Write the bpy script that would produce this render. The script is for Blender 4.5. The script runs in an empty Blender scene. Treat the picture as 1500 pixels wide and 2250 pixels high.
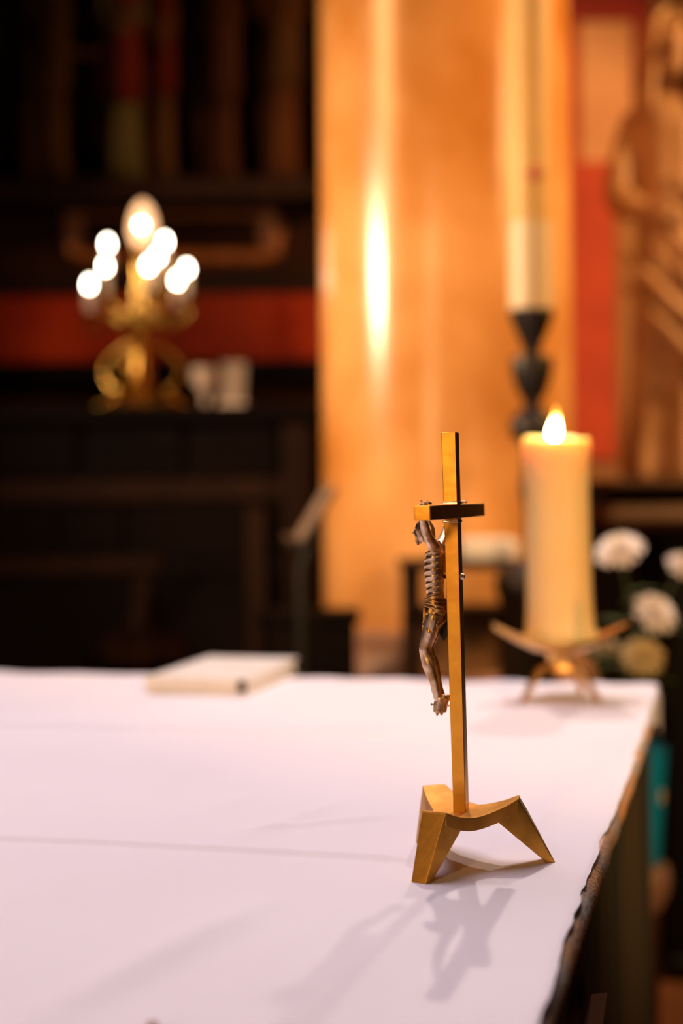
import bpy, bmesh, math, random
from mathutils import Vector, Matrix, Euler, noise

random.seed(7)
PI = math.pi
scn = bpy.context.scene
C = scn.collection

# ------------------------------------------------------------------ camera
T = 0.95                      # height of the altar cloth
CAMZ = T + 0.258
FPX = 3125.0                  # 50 mm on a 24 mm wide frame, 1500 px
PITCH = math.atan(35 / FPX)
ROLL = math.radians(-0.6)
cam_d = bpy.data.cameras.new('camera')
cam = bpy.data.objects.new('camera', cam_d); C.objects.link(cam)
cam_d.sensor_fit = 'HORIZONTAL'; cam_d.sensor_width = 24.0; cam_d.lens = 50.0
cam_d.clip_start = 0.02; cam_d.clip_end = 60
RM = Euler((PI / 2 - PITCH, 0, 0)).to_matrix() @ Matrix.Rotation(ROLL, 3, 'Z')
cam.matrix_world = Matrix.Translation((0, 0, CAMZ)) @ RM.to_4x4()
cam_d.dof.use_dof = True
cam_d.dof.focus_distance = 0.985
cam_d.dof.aperture_fstop = 2.5
scn.camera = cam

# ------------------------------------------------------------------ world, lights, exposure
w = bpy.data.worlds.new('world'); scn.world = w; w.use_nodes = True
w.node_tree.nodes['Background'].inputs[0].default_value = (1.0, 0.62, 0.34, 1)
w.node_tree.nodes['Background'].inputs[1].default_value = 0.02
scn.view_settings.view_transform = 'Standard'
scn.view_settings.look = 'None'
scn.view_settings.exposure = 0.14
scn.view_settings.gamma = 1.0
scn.view_settings.use_curve_mapping = False

def aim(o, target):
    o.rotation_euler = (Vector(target) - o.location).to_track_quat('-Z', 'Y').to_euler()

def spot(name, loc, target, watt, col, angle, radius, blend=0.5):
    d = bpy.data.lights.new(name, 'SPOT'); d.energy = watt; d.color = col
    d.spot_size = math.radians(angle); d.spot_blend = blend; d.shadow_soft_size = radius
    o = bpy.data.objects.new(name, d); C.objects.link(o); o.location = loc; aim(o, target); return o

def area(name, loc, target, watt, col, sx, sy, spread=180):
    d = bpy.data.lights.new(name, 'AREA'); d.energy = watt; d.color = col
    d.shape = 'RECTANGLE'; d.size = sx; d.size_y = sy; d.spread = math.radians(spread)
    o = bpy.data.objects.new(name, d); C.objects.link(o); o.location = loc; aim(o, target); return o

spot('sanctuary_spot', (0.105, 2.80, T + 2.77), (0.0, 1.1, T), 112, (1.0, 0.84, 0.75), 70, 0.020)
spot('sanctuary_spot', (0.66, 2.85, T + 1.80), (-0.1, 1.1, T), 46, (1.0, 0.84, 0.74), 75, 0.03)
spot('nave_spot', (-1.25, -1.8, T + 1.75), (0.25, 1.7, T), 40, (1.0, 0.68, 0.34), 40, 0.07)
spot('nave_chandelier', (-1.45, -1.75, 1.70), (0.25, 1.6, 1.05), 62, (1.0, 0.58, 0.24), 42, 0.30)  # added warm fill from behind the camera for post and candle
area('lantern_daylight', (-0.5, 1.9, 3.9), (-0.15, 1.05, T), 11.5, (0.95, 0.80, 0.97), 1.8, 1.8, 75)  # unseen soft fill above the altar, set back to darken cloth creases
spot('choir_spot', (1.6, -1.2, 2.2), (0.29, 1.80, 1.13), 330, (1.0, 0.62, 0.30), 22, 0.10, 0.7)  # unseen spot added to brighten the altar candle
area('aisle_lamp', (-2.3, 2.25, 2.10), (0.1, 3.3, 1.75), 10, (1.0, 0.74, 0.48), 0.14, 0.28, 60)
spot('chapel_lamp', (2.3, 2.5, 3.0), (0.75, 3.9, 1.7), 300, (1.0, 0.56, 0.22), 70, 0.12)
spot('column_lamp', (2.55, 1.6, 2.7), (0.35, 3.2, 1.6), 96, (1.0, 0.54, 0.20), 46, 0.35)
area('aisle_glow', (-2.6, 1.6, 3.0), (0.2, 3.3, 1.5), 4.5, (1.0, 0.52, 0.20), 1.0, 1.4, 34)  # added fill for the column's left, highlight merged with the aisle lamp's

# ------------------------------------------------------------------ pixel helpers (photo pixels are 1500 x 2250)
def ray(px, py):
    return RM @ Vector(((px - 750) / FPX, (1125 - py) / FPX, -1.0))
def at_y(px, py, Y):
    r = ray(px, py); return Vector((0, 0, CAMZ)) + r * (Y / r.y)
def on_z(px, py, Z):
    r = ray(px, py); return Vector((0, 0, CAMZ)) + r * ((Z - CAMZ) / r.z)

# ------------------------------------------------------------------ materials
def new_mat(name):
    m = bpy.data.materials.new(name); m.use_nodes = True
    nt = m.node_tree; return m, nt, nt.nodes['Principled BSDF']

def mat(name, col, col2=None, rough=0.6, metal=0.0, scale=8.0, stretch=(1, 1, 1), rough2=None, bump=0.0,
        bump_scale=None, detail=5.0, lo=0.35, hi=0.65, sss=0.0, sss_r=(0.02, 0.008, 0.003), spec=0.5, coat=0.0):
    m, nt, p = new_mat(name)
    p.inputs['Roughness'].default_value = rough; p.inputs['Metallic'].default_value = metal
    p.inputs['Specular IOR Level'].default_value = spec; p.inputs['Coat Weight'].default_value = coat
    p.inputs['Base Color'].default_value = (*col, 1)
    tc = nt.nodes.new('ShaderNodeTexCoord'); mp = nt.nodes.new('ShaderNodeMapping')
    mp.inputs['Scale'].default_value = stretch
    nt.links.new(tc.outputs['Object'], mp.inputs['Vector'])
    if col2:
        n = nt.nodes.new('ShaderNodeTexNoise'); n.inputs['Scale'].default_value = scale
        n.inputs['Detail'].default_value = detail
        r = nt.nodes.new('ShaderNodeValToRGB')
        r.color_ramp.elements[0].position = lo; r.color_ramp.elements[1].position = hi
        r.color_ramp.elements[0].color = (*col, 1); r.color_ramp.elements[1].color = (*col2, 1)
        nt.links.new(mp.outputs[0], n.inputs['Vector']); nt.links.new(n.outputs['Fac'], r.inputs['Fac'])
        nt.links.new(r.outputs['Color'], p.inputs['Base Color'])
        if rough2 is not None:
            mr = nt.nodes.new('ShaderNodeMapRange')
            mr.inputs[3].default_value = rough; mr.inputs[4].default_value = rough2
            nt.links.new(n.outputs['Fac'], mr.inputs[0]); nt.links.new(mr.outputs[0], p.inputs['Roughness'])
    if bump:
        n2 = nt.nodes.new('ShaderNodeTexNoise'); n2.inputs['Scale'].default_value = bump_scale or scale * 3
        n2.inputs['Detail'].default_value = 4
        b = nt.nodes.new('ShaderNodeBump'); b.inputs['Strength'].default_value = bump
        b.inputs['Distance'].default_value = 0.002
        nt.links.new(mp.outputs[0], n2.inputs['Vector']); nt.links.new(n2.outputs['Fac'], b.inputs['Height'])
        nt.links.new(b.outputs[0], p.inputs['Normal'])
    if sss:
        p.inputs['Subsurface Weight'].default_value = sss
        p.inputs['Subsurface Radius'].default_value = sss_r; p.inputs['Subsurface Scale'].default_value = 1.0
    return m

def emit(name, col, strength):
    m, nt, p = new_mat(name)
    p.inputs['Base Color'].default_value = (*col, 1)
    p.inputs['Emission Color'].default_value = (*col, 1); p.inputs['Emission Strength'].default_value = strength
    return m

def glassy(name, col, rough=0.1, trans=0.8):
    m, nt, p = new_mat(name)
    p.inputs['Base Color'].default_value = (*col, 1); p.inputs['Roughness'].default_value = rough
    p.inputs['Transmission Weight'].default_value = trans; p.inputs['IOR'].default_value = 1.45
    return m

def flame_mat(zlo, zhi):
    m, nt, p = new_mat('flame')
    tc = nt.nodes.new('ShaderNodeTexCoord'); sp = nt.nodes.new('ShaderNodeSeparateXYZ')
    mr = nt.nodes.new('ShaderNodeMapRange'); mr.inputs[1].default_value = zlo; mr.inputs[2].default_value = zhi
    r = nt.nodes.new('ShaderNodeValToRGB')
    r.color_ramp.elements[0].color = (1.0, 0.80, 0.42, 1); r.color_ramp.elements[1].color = (1.0, 0.40, 0.05, 1)
    r.color_ramp.elements[0].position = 0.40; r.color_ramp.elements[1].position = 0.72
    s = nt.nodes.new('ShaderNodeMapRange'); s.inputs[1].default_value = 0.40; s.inputs[2].default_value = 0.78
    s.inputs[3].default_value = 70; s.inputs[4].default_value = 3.5
    nt.links.new(tc.outputs['Object'], sp.inputs[0]); nt.links.new(sp.outputs['Z'], mr.inputs[0])
    nt.links.new(mr.outputs[0], r.inputs['Fac']); nt.links.new(mr.outputs[0], s.inputs[0])
    p.inputs['Base Color'].default_value = (0, 0, 0, 1); p.inputs['Specular IOR Level'].default_value = 0
    nt.links.new(r.outputs['Color'], p.inputs['Emission Color']); nt.links.new(s.outputs[0], p.inputs['Emission Strength'])
    return m

M = {}
M['cloth'] = mat('white_linen', (0.86, 0.80, 0.82), (0.83, 0.765, 0.79), 0.9, scale=3, bump=0.12, bump_scale=900, spec=0.2)
M['hem'] = mat('braided_trim', (0.55, 0.44, 0.34), (0.82, 0.40, 0.16), 0.8, scale=14, bump=0.5, bump_scale=300, lo=0.42, hi=0.6)
M['drape'] = mat('dark_green_frontal', (0.018, 0.027, 0.017), (0.085, 0.050, 0.017), 0.75, scale=9, stretch=(1, 1, 0.15), bump=0.3)
M['tape'] = mat('grey_tape', (0.62, 0.60, 0.58), (0.72, 0.70, 0.66), 0.7, scale=60)
M['bronze'] = mat('polished_bronze', (0.88, 0.44, 0.06), (0.74, 0.34, 0.045), 0.30, 1.0, scale=45, rough2=0.46, bump=0.06, bump_scale=160)
M['bronze_base'] = mat('cast_bronze', (0.72, 0.36, 0.06), (0.52, 0.24, 0.04), 0.38, 1.0, scale=60, rough2=0.52, bump=0.10, bump_scale=140)
M['bronze_plate'] = mat('satin_bronze', (0.62, 0.31, 0.06), (0.48, 0.22, 0.04), 0.58, 1.0, scale=60, rough2=0.66, bump=0.08, bump_scale=140)
M['corpus'] = mat('tarnished_bronze', (0.84, 0.62, 0.42), (0.46, 0.26, 0.11), 0.30, 1.0, scale=120, rough2=0.45, bump=0.12, bump_scale=500)
M['loin'] = mat('gilded_bronze', (0.80, 0.45, 0.12), (0.42, 0.22, 0.08), 0.25, 1.0, scale=150, rough2=0.4, bump=0.1, bump_scale=500)
M['solder'] = mat('silver_solder', (0.75, 0.66, 0.58), (0.45, 0.36, 0.28), 0.3, 1.0, scale=300)
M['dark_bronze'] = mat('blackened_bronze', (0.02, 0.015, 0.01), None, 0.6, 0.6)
M['wax'] = mat('beeswax', (1.0, 0.61, 0.24), (1.0, 0.64, 0.27), 0.42, scale=14, sss=0.9, sss_r=(0.024, 0.018, 0.010), spec=0.4)
M['wick'] = mat('burnt_wick', (0.02, 0.015, 0.01), None, 0.9)
M['holder'] = mat('candle_bronze', (0.78, 0.44, 0.14), (0.60, 0.32, 0.09), 0.30, 1.0, scale=50, rough2=0.42)
M['cover'] = mat('cream_book_cover', (0.90, 0.84, 0.76), (0.87, 0.80, 0.71), 0.45, scale=20)
M['paper'] = mat('paper', (0.84, 0.79, 0.75), (0.79, 0.73, 0.69), 0.8, scale=40)
M['old_paper'] = mat('shaded_paper', (0.42, 0.30, 0.23), (0.36, 0.25, 0.19), 0.8, scale=30)  # paper with shade put into its darker colour
M['marble'] = mat('polished_ochre_marble', (0.78, 0.39, 0.14), (0.50, 0.19, 0.035), 0.18, scale=2.4, rough2=0.26, detail=6, lo=0.36, hi=0.64, spec=0.6)
M['plinth'] = mat('pink_stone', (0.42, 0.22, 0.14), (0.34, 0.16, 0.09), 0.5, scale=6)
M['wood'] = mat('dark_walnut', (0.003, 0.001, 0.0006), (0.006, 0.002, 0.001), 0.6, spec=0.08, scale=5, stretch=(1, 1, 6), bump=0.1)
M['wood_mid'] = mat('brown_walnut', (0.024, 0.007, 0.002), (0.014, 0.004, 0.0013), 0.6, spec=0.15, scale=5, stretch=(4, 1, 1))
M['oak'] = mat('warm_oak', (0.30, 0.14, 0.05), (0.22, 0.09, 0.03), 0.5, scale=7, stretch=(6, 1, 1))
M['red_band'] = mat('red_painted_panel', (0.40, 0.034, 0.004), (0.30, 0.020, 0.003), 0.7, spec=0.15, scale=4)
M['gilt'] = mat('old_gilding', (0.30, 0.085, 0.012), (0.20, 0.055, 0.008), 0.6, 0.0, scale=20)
M['brass'] = mat('candelabra_brass', (0.86, 0.52, 0.14), (0.66, 0.36, 0.07), 0.22, 1.0, scale=30)
M['bulb'] = emit('lit_bulb', (1.0, 0.86, 0.66), 34)
M['bulb_big'] = emit('lit_centre_bulb', (1.0, 0.86, 0.66), 34)
M['globe'] = emit('glowing_flame_glass', (1.0, 0.55, 0.27), 1.7)
M['sleeve'] = mat('ivory_sleeve', (0.85, 0.66, 0.50), None, 0.5, sss=0.4, sss_r=(0.01, 0.006, 0.003))
M['white_glass'] = mat('white_porcelain', (0.72, 0.55, 0.44), None, 0.25)
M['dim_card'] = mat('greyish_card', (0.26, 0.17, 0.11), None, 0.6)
M['iron'] = mat('dark_turned_wood', (0.014, 0.009, 0.005), (0.028, 0.016, 0.008), 0.4, scale=14)
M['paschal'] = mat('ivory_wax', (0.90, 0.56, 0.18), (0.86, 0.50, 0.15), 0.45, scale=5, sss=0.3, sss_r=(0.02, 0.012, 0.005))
M['paschal_low'] = mat('white_wax_panel', (0.92, 0.70, 0.42), (0.90, 0.67, 0.38), 0.4, scale=5)  # paler copy of the candle wax, painting brighter light on its lower part
M['gold_line'] = mat('gold_wax_line', (0.55, 0.30, 0.05), None, 0.4)
M['red_wax'] = mat('red_wax', (0.55, 0.05, 0.02), None, 0.5)
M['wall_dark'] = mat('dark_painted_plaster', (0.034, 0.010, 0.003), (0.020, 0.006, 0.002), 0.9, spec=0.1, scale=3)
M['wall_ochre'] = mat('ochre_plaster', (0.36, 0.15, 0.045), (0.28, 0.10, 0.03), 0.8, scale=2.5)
M['wall_pink'] = mat('apricot_panel', (0.72, 0.34, 0.15), (0.62, 0.27, 0.11), 0.8, scale=5)
M['wall_red'] = mat('vermilion_band', (0.52, 0.055, 0.010), (0.44, 0.040, 0.008), 0.75, scale=6)
M['wall_crimson'] = mat('crimson_border', (0.34, 0.018, 0.006), (0.28, 0.014, 0.005), 0.75, scale=6)
M['nave'] = mat('nave_plaster', (0.55, 0.36, 0.20), (0.48, 0.30, 0.16), 0.85, scale=2)
M['stone'] = mat('statue_stone', (0.32, 0.15, 0.055), (0.55, 0.32, 0.16), 0.6, scale=7, bump=0.2)
M['pedestal'] = mat('pedestal_brown', (0.10, 0.040, 0.012), (0.07, 0.026, 0.008), 0.55, scale=5)
M['black'] = mat('black_stone', (0.004, 0.003, 0.002), None, 0.6, spec=0.2)
M['floor'] = mat('terracotta_floor', (0.30, 0.12, 0.05), (0.20, 0.08, 0.035), 0.5, scale=3)
M['petal'] = mat('white_petal', (0.92, 0.80, 0.70), (0.88, 0.74, 0.60), 0.7, scale=30, sss=0.2, sss_r=(0.004, 0.003, 0.002))
M['petal_y'] = mat('cream_petal', (0.66, 0.48, 0.22), (0.55, 0.38, 0.14), 0.7, scale=30)
M['flower_eye'] = mat('flower_centre', (0.45, 0.30, 0.05), None, 0.8)
M['leaf'] = mat('leaf_green', (0.018, 0.050, 0.006), (0.030, 0.075, 0.010), 0.5, scale=20)
M['stem'] = mat('stem_green', (0.05, 0.06, 0.012), None, 0.6)
M['teal'] = mat('teal_glaze', (0.006, 0.26, 0.44), (0.010, 0.30, 0.46), 0.3, scale=8)
M['flesh_wood'] = mat('pale_wood', (0.45, 0.24, 0.13), (0.36, 0.18, 0.09), 0.5, scale=9)
M['metal_black'] = mat('black_metal', (0.01, 0.008, 0.006), None, 0.45, 0.3)
for nm, c1, c2 in (('olive', (0.0701, 0.0512, 0.0165), (0.0495, 0.0371, 0.0132)), ('umber', (0.0701, 0.0281, 0.0066), (0.0495, 0.0182, 0.005)),
                   ('crimson', (0.0825, 0.0066, 0.0025), (0.0578, 0.0041, 0.0017)), ('russet', (0.0454, 0.0124, 0.005), (0.033, 0.0083, 0.0033)),
                   ('sienna', (0.0825, 0.0248, 0.0066), (0.0619, 0.0173, 0.005))):
    M[nm] = mat('painted_' + nm, c1, c2, 0.8, scale=9, spec=0.1)

# ------------------------------------------------------------------ geometry helpers
def box(bm, c, s, rot=None):
    r = bmesh.ops.create_cube(bm, size=1.0)
    m = Matrix.Translation(c) @ (rot.to_4x4() if rot else Matrix.Identity(4)) @ Matrix.Diagonal((*s, 1))
    bmesh.ops.transform(bm, matrix=m, verts=r['verts']); return r['verts']

def boxb(x0, x1, y0, y1, z0, z1):
    bm = bmesh.new(); box(bm, ((x0+x1)/2, (y0+y1)/2, (z0+z1)/2), (abs(x1-x0), abs(y1-y0), abs(z1-z0))); return bm

def ellipsoid(bm, c, r, rot=None, seg=16, rings=10):
    q = bmesh.ops.create_uvsphere(bm, u_segments=seg, v_segments=rings, radius=1.0)
    m = Matrix.Translation(c) @ (rot.to_4x4() if rot else Matrix.Identity(4)) @ Matrix.Diagonal((*r, 1))
    bmesh.ops.transform(bm, matrix=m, verts=q['verts'])

def loft(bm, rings, caps=True, closed=True):
    vs = [[bm.verts.new(p) for p in r] for r in rings]
    for a, b in zip(vs, vs[1:]):
        n = len(a)
        for i in range(n if closed else n - 1):
            j = (i + 1) % n
            bm.faces.new((a[i], a[j], b[j], b[i]))
    if caps and closed:
        bm.faces.new(list(reversed(vs[0]))); bm.faces.new(vs[-1])
    return vs

def lathe(bm, prof, seg=32, c=(0, 0, 0), caps=True):
    loft(bm, [[(c[0] + r*math.cos(2*PI*k/seg), c[1] + r*math.sin(2*PI*k/seg), c[2] + z) for k in range(seg)] for r, z in prof], caps)

def tube(bm, pts, rad, seg=10, cap=True):
    pts = [Vector(p) for p in pts]; n = len(pts)
    if not hasattr(rad, '__len__'): rad = [rad] * n
    rings = []; up = None
    for i, p in enumerate(pts):
        t = (pts[min(i+1, n-1)] - pts[max(i-1, 0)]).normalized()
        if up is None:
            up = Vector((0, 0, 1)) if abs(t.z) < 0.9 else Vector((1, 0, 0))
        a = t.cross(up)
        if a.length < 1e-6: a = t.orthogonal()
        a.normalize(); b = a.cross(t).normalized(); up = b
        rings.append([p + (a*math.cos(2*PI*k/seg) + b*math.sin(2*PI*k/seg)) * rad[i] for k in range(seg)])
    loft(bm, rings, cap)

def bez(p0, p1, p2, p3, n=10):
    p0, p1, p2, p3 = map(Vector, (p0, p1, p2, p3)); out = []
    for i in range(n + 1):
        t = i / n; s = 1 - t
        out.append(p0*s**3 + p1*3*s*s*t + p2*3*s*t*t + p3*t**3)
    return out

def spl(pts, n=6):
    pts = [Vector(p) for p in pts]; out = []
    for i in range(len(pts) - 1):
        a = pts[max(i-1, 0)]; b = pts[i]; c = pts[i+1]; d = pts[min(i+2, len(pts)-1)]
        for k in range(n):
            t = k / n
            out.append(0.5*((2*b) + (c-a)*t + (2*a-5*b+4*c-d)*t*t + (3*b-a-3*c+d)*t**3))
    out.append(pts[-1]); return out

def thing(name, label, cat, loc=(0, 0, 0), rotz=0.0, group=None):
    o = bpy.data.objects.new(name, None); C.objects.link(o)
    o.empty_display_size = 0.05
    o.location = loc; o.rotation_euler = (0, 0, rotz)
    o['label'] = label; o['category'] = cat
    if group: o['group'] = group
    o['_w'] = [v for r in (Matrix.Translation(loc) @ Matrix.Rotation(rotz, 4, 'Z')) for v in r]
    return o

def wmat(o):
    v = list(o['_w']); return Matrix([v[0:4], v[4:8], v[8:12], v[12:16]])

def obj(name, bm, m, parent=None, smooth=True, bevel=0.0, bseg=2, local=False, label=None, sub=0, remesh=0.0, smooth_it=0):
    """mesh from bm; coordinates are world ones unless local"""
    top = parent
    while top is not None and top.parent is not None: top = top.parent
    if top is not None and '_w' in top.keys() and not local:
        bm.transform(wmat(top).inverted())
    bmesh.ops.recalc_face_normals(bm, faces=bm.faces)
    me = bpy.data.meshes.new(name); bm.to_mesh(me); bm.free()
    me.materials.append(M[m] if isinstance(m, str) else m)
    if smooth:
        me.polygons.foreach_set('use_smooth', [True] * len(me.polygons))
    o = bpy.data.objects.new(name, me); C.objects.link(o)
    if parent is not None: o.parent = parent
    if label: o['label'] = label
    if remesh:
        q = o.modifiers.new('Remesh', 'REMESH'); q.mode = 'VOXEL'; q.voxel_size = remesh; q.use_smooth_shade = True
        if smooth_it:
            q = o.modifiers.new('Smooth', 'SMOOTH'); q.iterations = smooth_it; q.factor = 0.5
    if bevel:
        b = o.modifiers.new('Bevel', 'BEVEL'); b.width = bevel; b.segments = bseg; b.limit_method = 'ANGLE'
        b.angle_limit = math.radians(40)
    if sub:
        q = o.modifiers.new('Subdivision', 'SUBSURF'); q.levels = sub; q.render_levels = sub
    if smooth and (bevel or not remesh):
        es = o.modifiers.new('WeightedNormal', 'WEIGHTED_NORMAL') if bevel else None
        if not bevel:
            me.set_sharp_from_angle(angle=math.radians(45))
    return o

def struct(name, bm, m, parent=None, **k):
    o = obj(name, bm, m, parent, **k)
    if parent is None: o['kind'] = 'structure'
    return o

def tag(o, label, cat, group=None):
    o['label'] = label; o['category'] = cat
    if group: o['group'] = group
    return o

# ------------------------------------------------------------------ the room
WY = 4.70
struct('floor', boxb(-3.7, 3.4, -5.2, WY + 0.2, -0.1, 0.0), 'floor', smooth=False)
struct('ceiling', boxb(-3.7, 3.4, -5.2, WY + 0.2, 6.0, 6.1), 'nave', smooth=False)
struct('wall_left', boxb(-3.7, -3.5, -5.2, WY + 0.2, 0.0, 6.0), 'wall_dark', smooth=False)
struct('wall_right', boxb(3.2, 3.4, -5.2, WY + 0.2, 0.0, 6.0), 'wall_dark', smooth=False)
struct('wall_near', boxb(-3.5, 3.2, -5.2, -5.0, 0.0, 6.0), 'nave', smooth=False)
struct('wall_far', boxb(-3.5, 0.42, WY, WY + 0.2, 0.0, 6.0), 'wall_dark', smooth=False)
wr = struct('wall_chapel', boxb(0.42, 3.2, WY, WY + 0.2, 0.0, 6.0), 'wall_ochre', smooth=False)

def wall_rect(name, x0, x1, y0, y1, m, depth):
    a = at_y(x0, y0, WY); b = at_y(x1, y1, WY)
    return obj(name, boxb(a.x, b.x, WY - depth, WY + 0.01, a.z, b.z), m, wr, smooth=False, bevel=0.004)
wall_rect('apricot_panel', 1270, 1390, 40, 358, 'wall_pink', 0.012)
wall_rect('crimson_border', 1240, 1424, -40, 48, 'wall_crimson', 0.024)
wall_rect('crimson_border', 1390, 1424, 48, 215, 'wall_crimson', 0.024)
wall_rect('crimson_border', 1240, 1270, 48, 358, 'wall_red', 0.018)
wall_rect('vermilion_panel', 1240, 1352, 358, 1010, 'wall_red', 0.020)
wall_rect('ochre_pilaster', 1424, 1470, -300, 1010, 'wall_ochre', 0.035)
d0 = at_y(1240, 1060, WY)
struct('trim_2', boxb(1.42, 3.2, WY - 0.07, WY, 0.0, 3.0), 'wood', smooth=False, bevel=0.006)  # unseen dark panel added to blacken the reflection in the crucifix
dado = struct('trim_1', boxb(0.42, 1.41, WY - 0.05, WY, 0.0, d0.z), 'wood', smooth=False, bevel=0.006)

# ------------------------------------------------------------------ altar
TH = math.radians(14.5)
CX, CY = 0.4225, 1.905                         # far right corner of the altar top
TA, TB = math.radians(12.8), math.radians(15.4)
ax = Vector((-math.cos(TA), math.sin(TA), 0)) # along the far edge, to the left
bx = Vector((-math.sin(TB), -math.cos(TB), 0))# along the right edge, to the camera
nx_side = Vector((-math.cos(TB), math.sin(TB), 0))
def tab(a, b, z): return Vector((CX, CY, z)) + ax * a + bx * b
LA, LB = 2.1, 1.62
altar = thing('altar', 'long altar table with dark green side drape and braided trim under white cloth', 'altar', tuple(tab(LA/2, LB/2, 0.0)), -TH)

def slab(a0, a1, b0, b1, z0, z1):
    bm = bmesh.new()
    q = [(a0, b0), (a1, b0), (a1, b1), (a0, b1)]
    lo = [bm.verts.new(tab(a, b, z0)) for a, b in q]; hi = [bm.verts.new(tab(a, b, z1)) for a, b in q]
    bm.faces.new(lo); bm.faces.new(hi)
    for i in range(4): bm.faces.new((lo[i], lo[(i+1) % 4], hi[(i+1) % 4], hi[i]))
    return bm
obj('altar_top', slab(0.006, LA, 0.006, LB, T - 0.05, T - 0.005), 'wood_mid', altar, smooth=False, bevel=0.003)
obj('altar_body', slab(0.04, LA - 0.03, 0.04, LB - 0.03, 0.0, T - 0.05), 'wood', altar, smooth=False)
bm = bmesh.new()                               # side drape with vertical folds
n = 260
top = []; bot = []
for i in range(n + 1):
    b = 0.012 + (LB - 0.03) * i / n
    f = 0.006 * math.sin(b * 61) + 0.004 * math.sin(b * 143 + 1.3) + 0.003 * math.sin(b * 29)
    top.append(tab(0.010 + 0.15 * f, b, T - 0.022)); bot.append(tab(0.012 + f, b, 0.06))
mid = [t.lerp(o, 0.35) for t, o in zip(top, bot)]
loft(bm, [top, mid, bot], caps=False, closed=False)
obj('side_drape', bm, 'drape', altar)
bm = bmesh.new()                               # braided trim along the right edge
rings = []
for i in range(401):
    b = 0.30 + (LB - 0.30) * i / 400
    wv = 0.0012 * noise.noise(Vector((b * 22, 0, 3))) + 0.0006 * math.sin(b * 800)
    hz = 0.0045 * min(1, (b - 0.30) / 0.4) + 0.0105 + 0.0014 * noise.noise(Vector((b * 14, 5, 3)))
    o_ = -0.0020 + wv
    rings.append([tab(0.006, b, T - 0.0030), tab(o_, b, T - 0.0030), tab(o_ - 0.0030, b, T - 0.0034 - hz * 0.25), tab(o_ - 0.0052, b, T - 0.0034 - hz * 0.7), tab(o_ - 0.0050, b, T - 0.0034 - hz), tab(0.008, b, T - 0.0034 - hz)])
loft(bm, rings, caps=True)
obj('braided_trim', bm, 'hem', altar)
# grey tape on the drape
def on_side(px, py):
    r = ray(px, py); o = Vector((0, 0, CAMZ)); nrm = nx_side
    t = (tab(-0.004, 0, 0) - o).dot(nrm) / r.dot(nrm); return o + r * t
bm = bmesh.new()
q = [on_side(1300, 2185), on_side(1334, 2180), on_side(1322, 2262), on_side(1286, 2275)]
f0 = [bm.verts.new(p) for p in q]; f1 = [bm.verts.new(p + ax * 0.002) for p in q]
bm.faces.new(f0); bm.faces.new(f1)
for i in range(4): bm.faces.new((f0[i], f0[(i+1) % 4], f1[(i+1) % 4], f1[i]))
obj('grey_tape', bm, 'tape', altar, smooth=False, label='grey strip stuck on the dark drape')

# white altar cloth
def tabco(p):
    dx, dy = p.x - CX, p.y - CY; det = ax.x * bx.y - ax.y * bx.x
    return (dx * bx.y - dy * bx.x) / det, (ax.x * dy - ax.y * dx) / det
cr = []
for p0, p1, h, wd in (((0, 1845), (900, 1892), 0.0032, 0.0026), ((0, 1598), (900, 1624), 0.0066, 0.0085)):
    a0, b0 = tabco(on_z(*p0, T)); a1, b1 = tabco(on_z(*p1, T)); cr.append((a0, b0, a1, b1, h, wd))
diag = []
for p0, p1, h, wd in (((60, 2250), (560, 1995), 0.0030, 0.016), ((520, 1850), (760, 1760), 0.0014, 0.010), ((1130, 1850), (1250, 1735), 0.0014, 0.010),
                      ((150, 1800), (420, 1690), 0.0010, 0.016), ((430, 1790), (600, 1735), 0.0010, 0.010), ((530, 1830), (900, 1790), 0.0012, 0.008),
                      ((720, 2210), (930, 2000), 0.0012, 0.02)):
    a0, b0 = tabco(on_z(*p0, T)); a1, b1 = tabco(on_z(*p1, T)); diag.append((Vector((a0, b0)), Vector((a1, b1)), h, wd))
def cloth_h(a, b):
    h = 0.0011 * noise.noise(Vector((a * 5, b * 5, 0.3))) + 0.0007 * noise.noise(Vector((a * 13, b * 9, 7.3))) + 0.0003 * noise.noise(Vector((a * 40, b * 30, 2.1)))
    for a0, b0, a1, b1, hh, wd in cr:
        bl = b0 + (b1 - b0) * (a - a0) / (a1 - a0) + 0.002 * math.sin(a * 17)
        d = (b - bl) / wd
        h += hh * 0.5 * (1 - math.tanh(d)) * math.exp(-max(0, bl - b) / 0.06) * math.exp(-max(0, a1 + 0.02 - a) / 0.035)
    q = Vector((a, b))
    for p, r, hh, wd in diag:
        e = r - p; L = e.length; t = (q - p).dot(e) / (L * L)
        if -0.2 < t < 1.2:
            d = (q - p).dot(Vector((-e.y, e.x)) / L) / wd
            if abs(d) < 3:
                h += 1.9 * hh * math.exp(-d * d) * max(0, math.sin(PI * (t + 0.2) / 1.4))
    return h
bm = bmesh.new()
NA, NB = 330, 420
A_ = [-0.012 + (1.45 + 0.012) * (i / NA) ** 1.15 for i in range(NA + 1)] + [1.6, 1.8, LA]
B_ = [-0.034 + 0.034 * i / 12 for i in range(12)] + [LB * i / NB for i in range(NB + 1)]
grid = []
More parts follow.
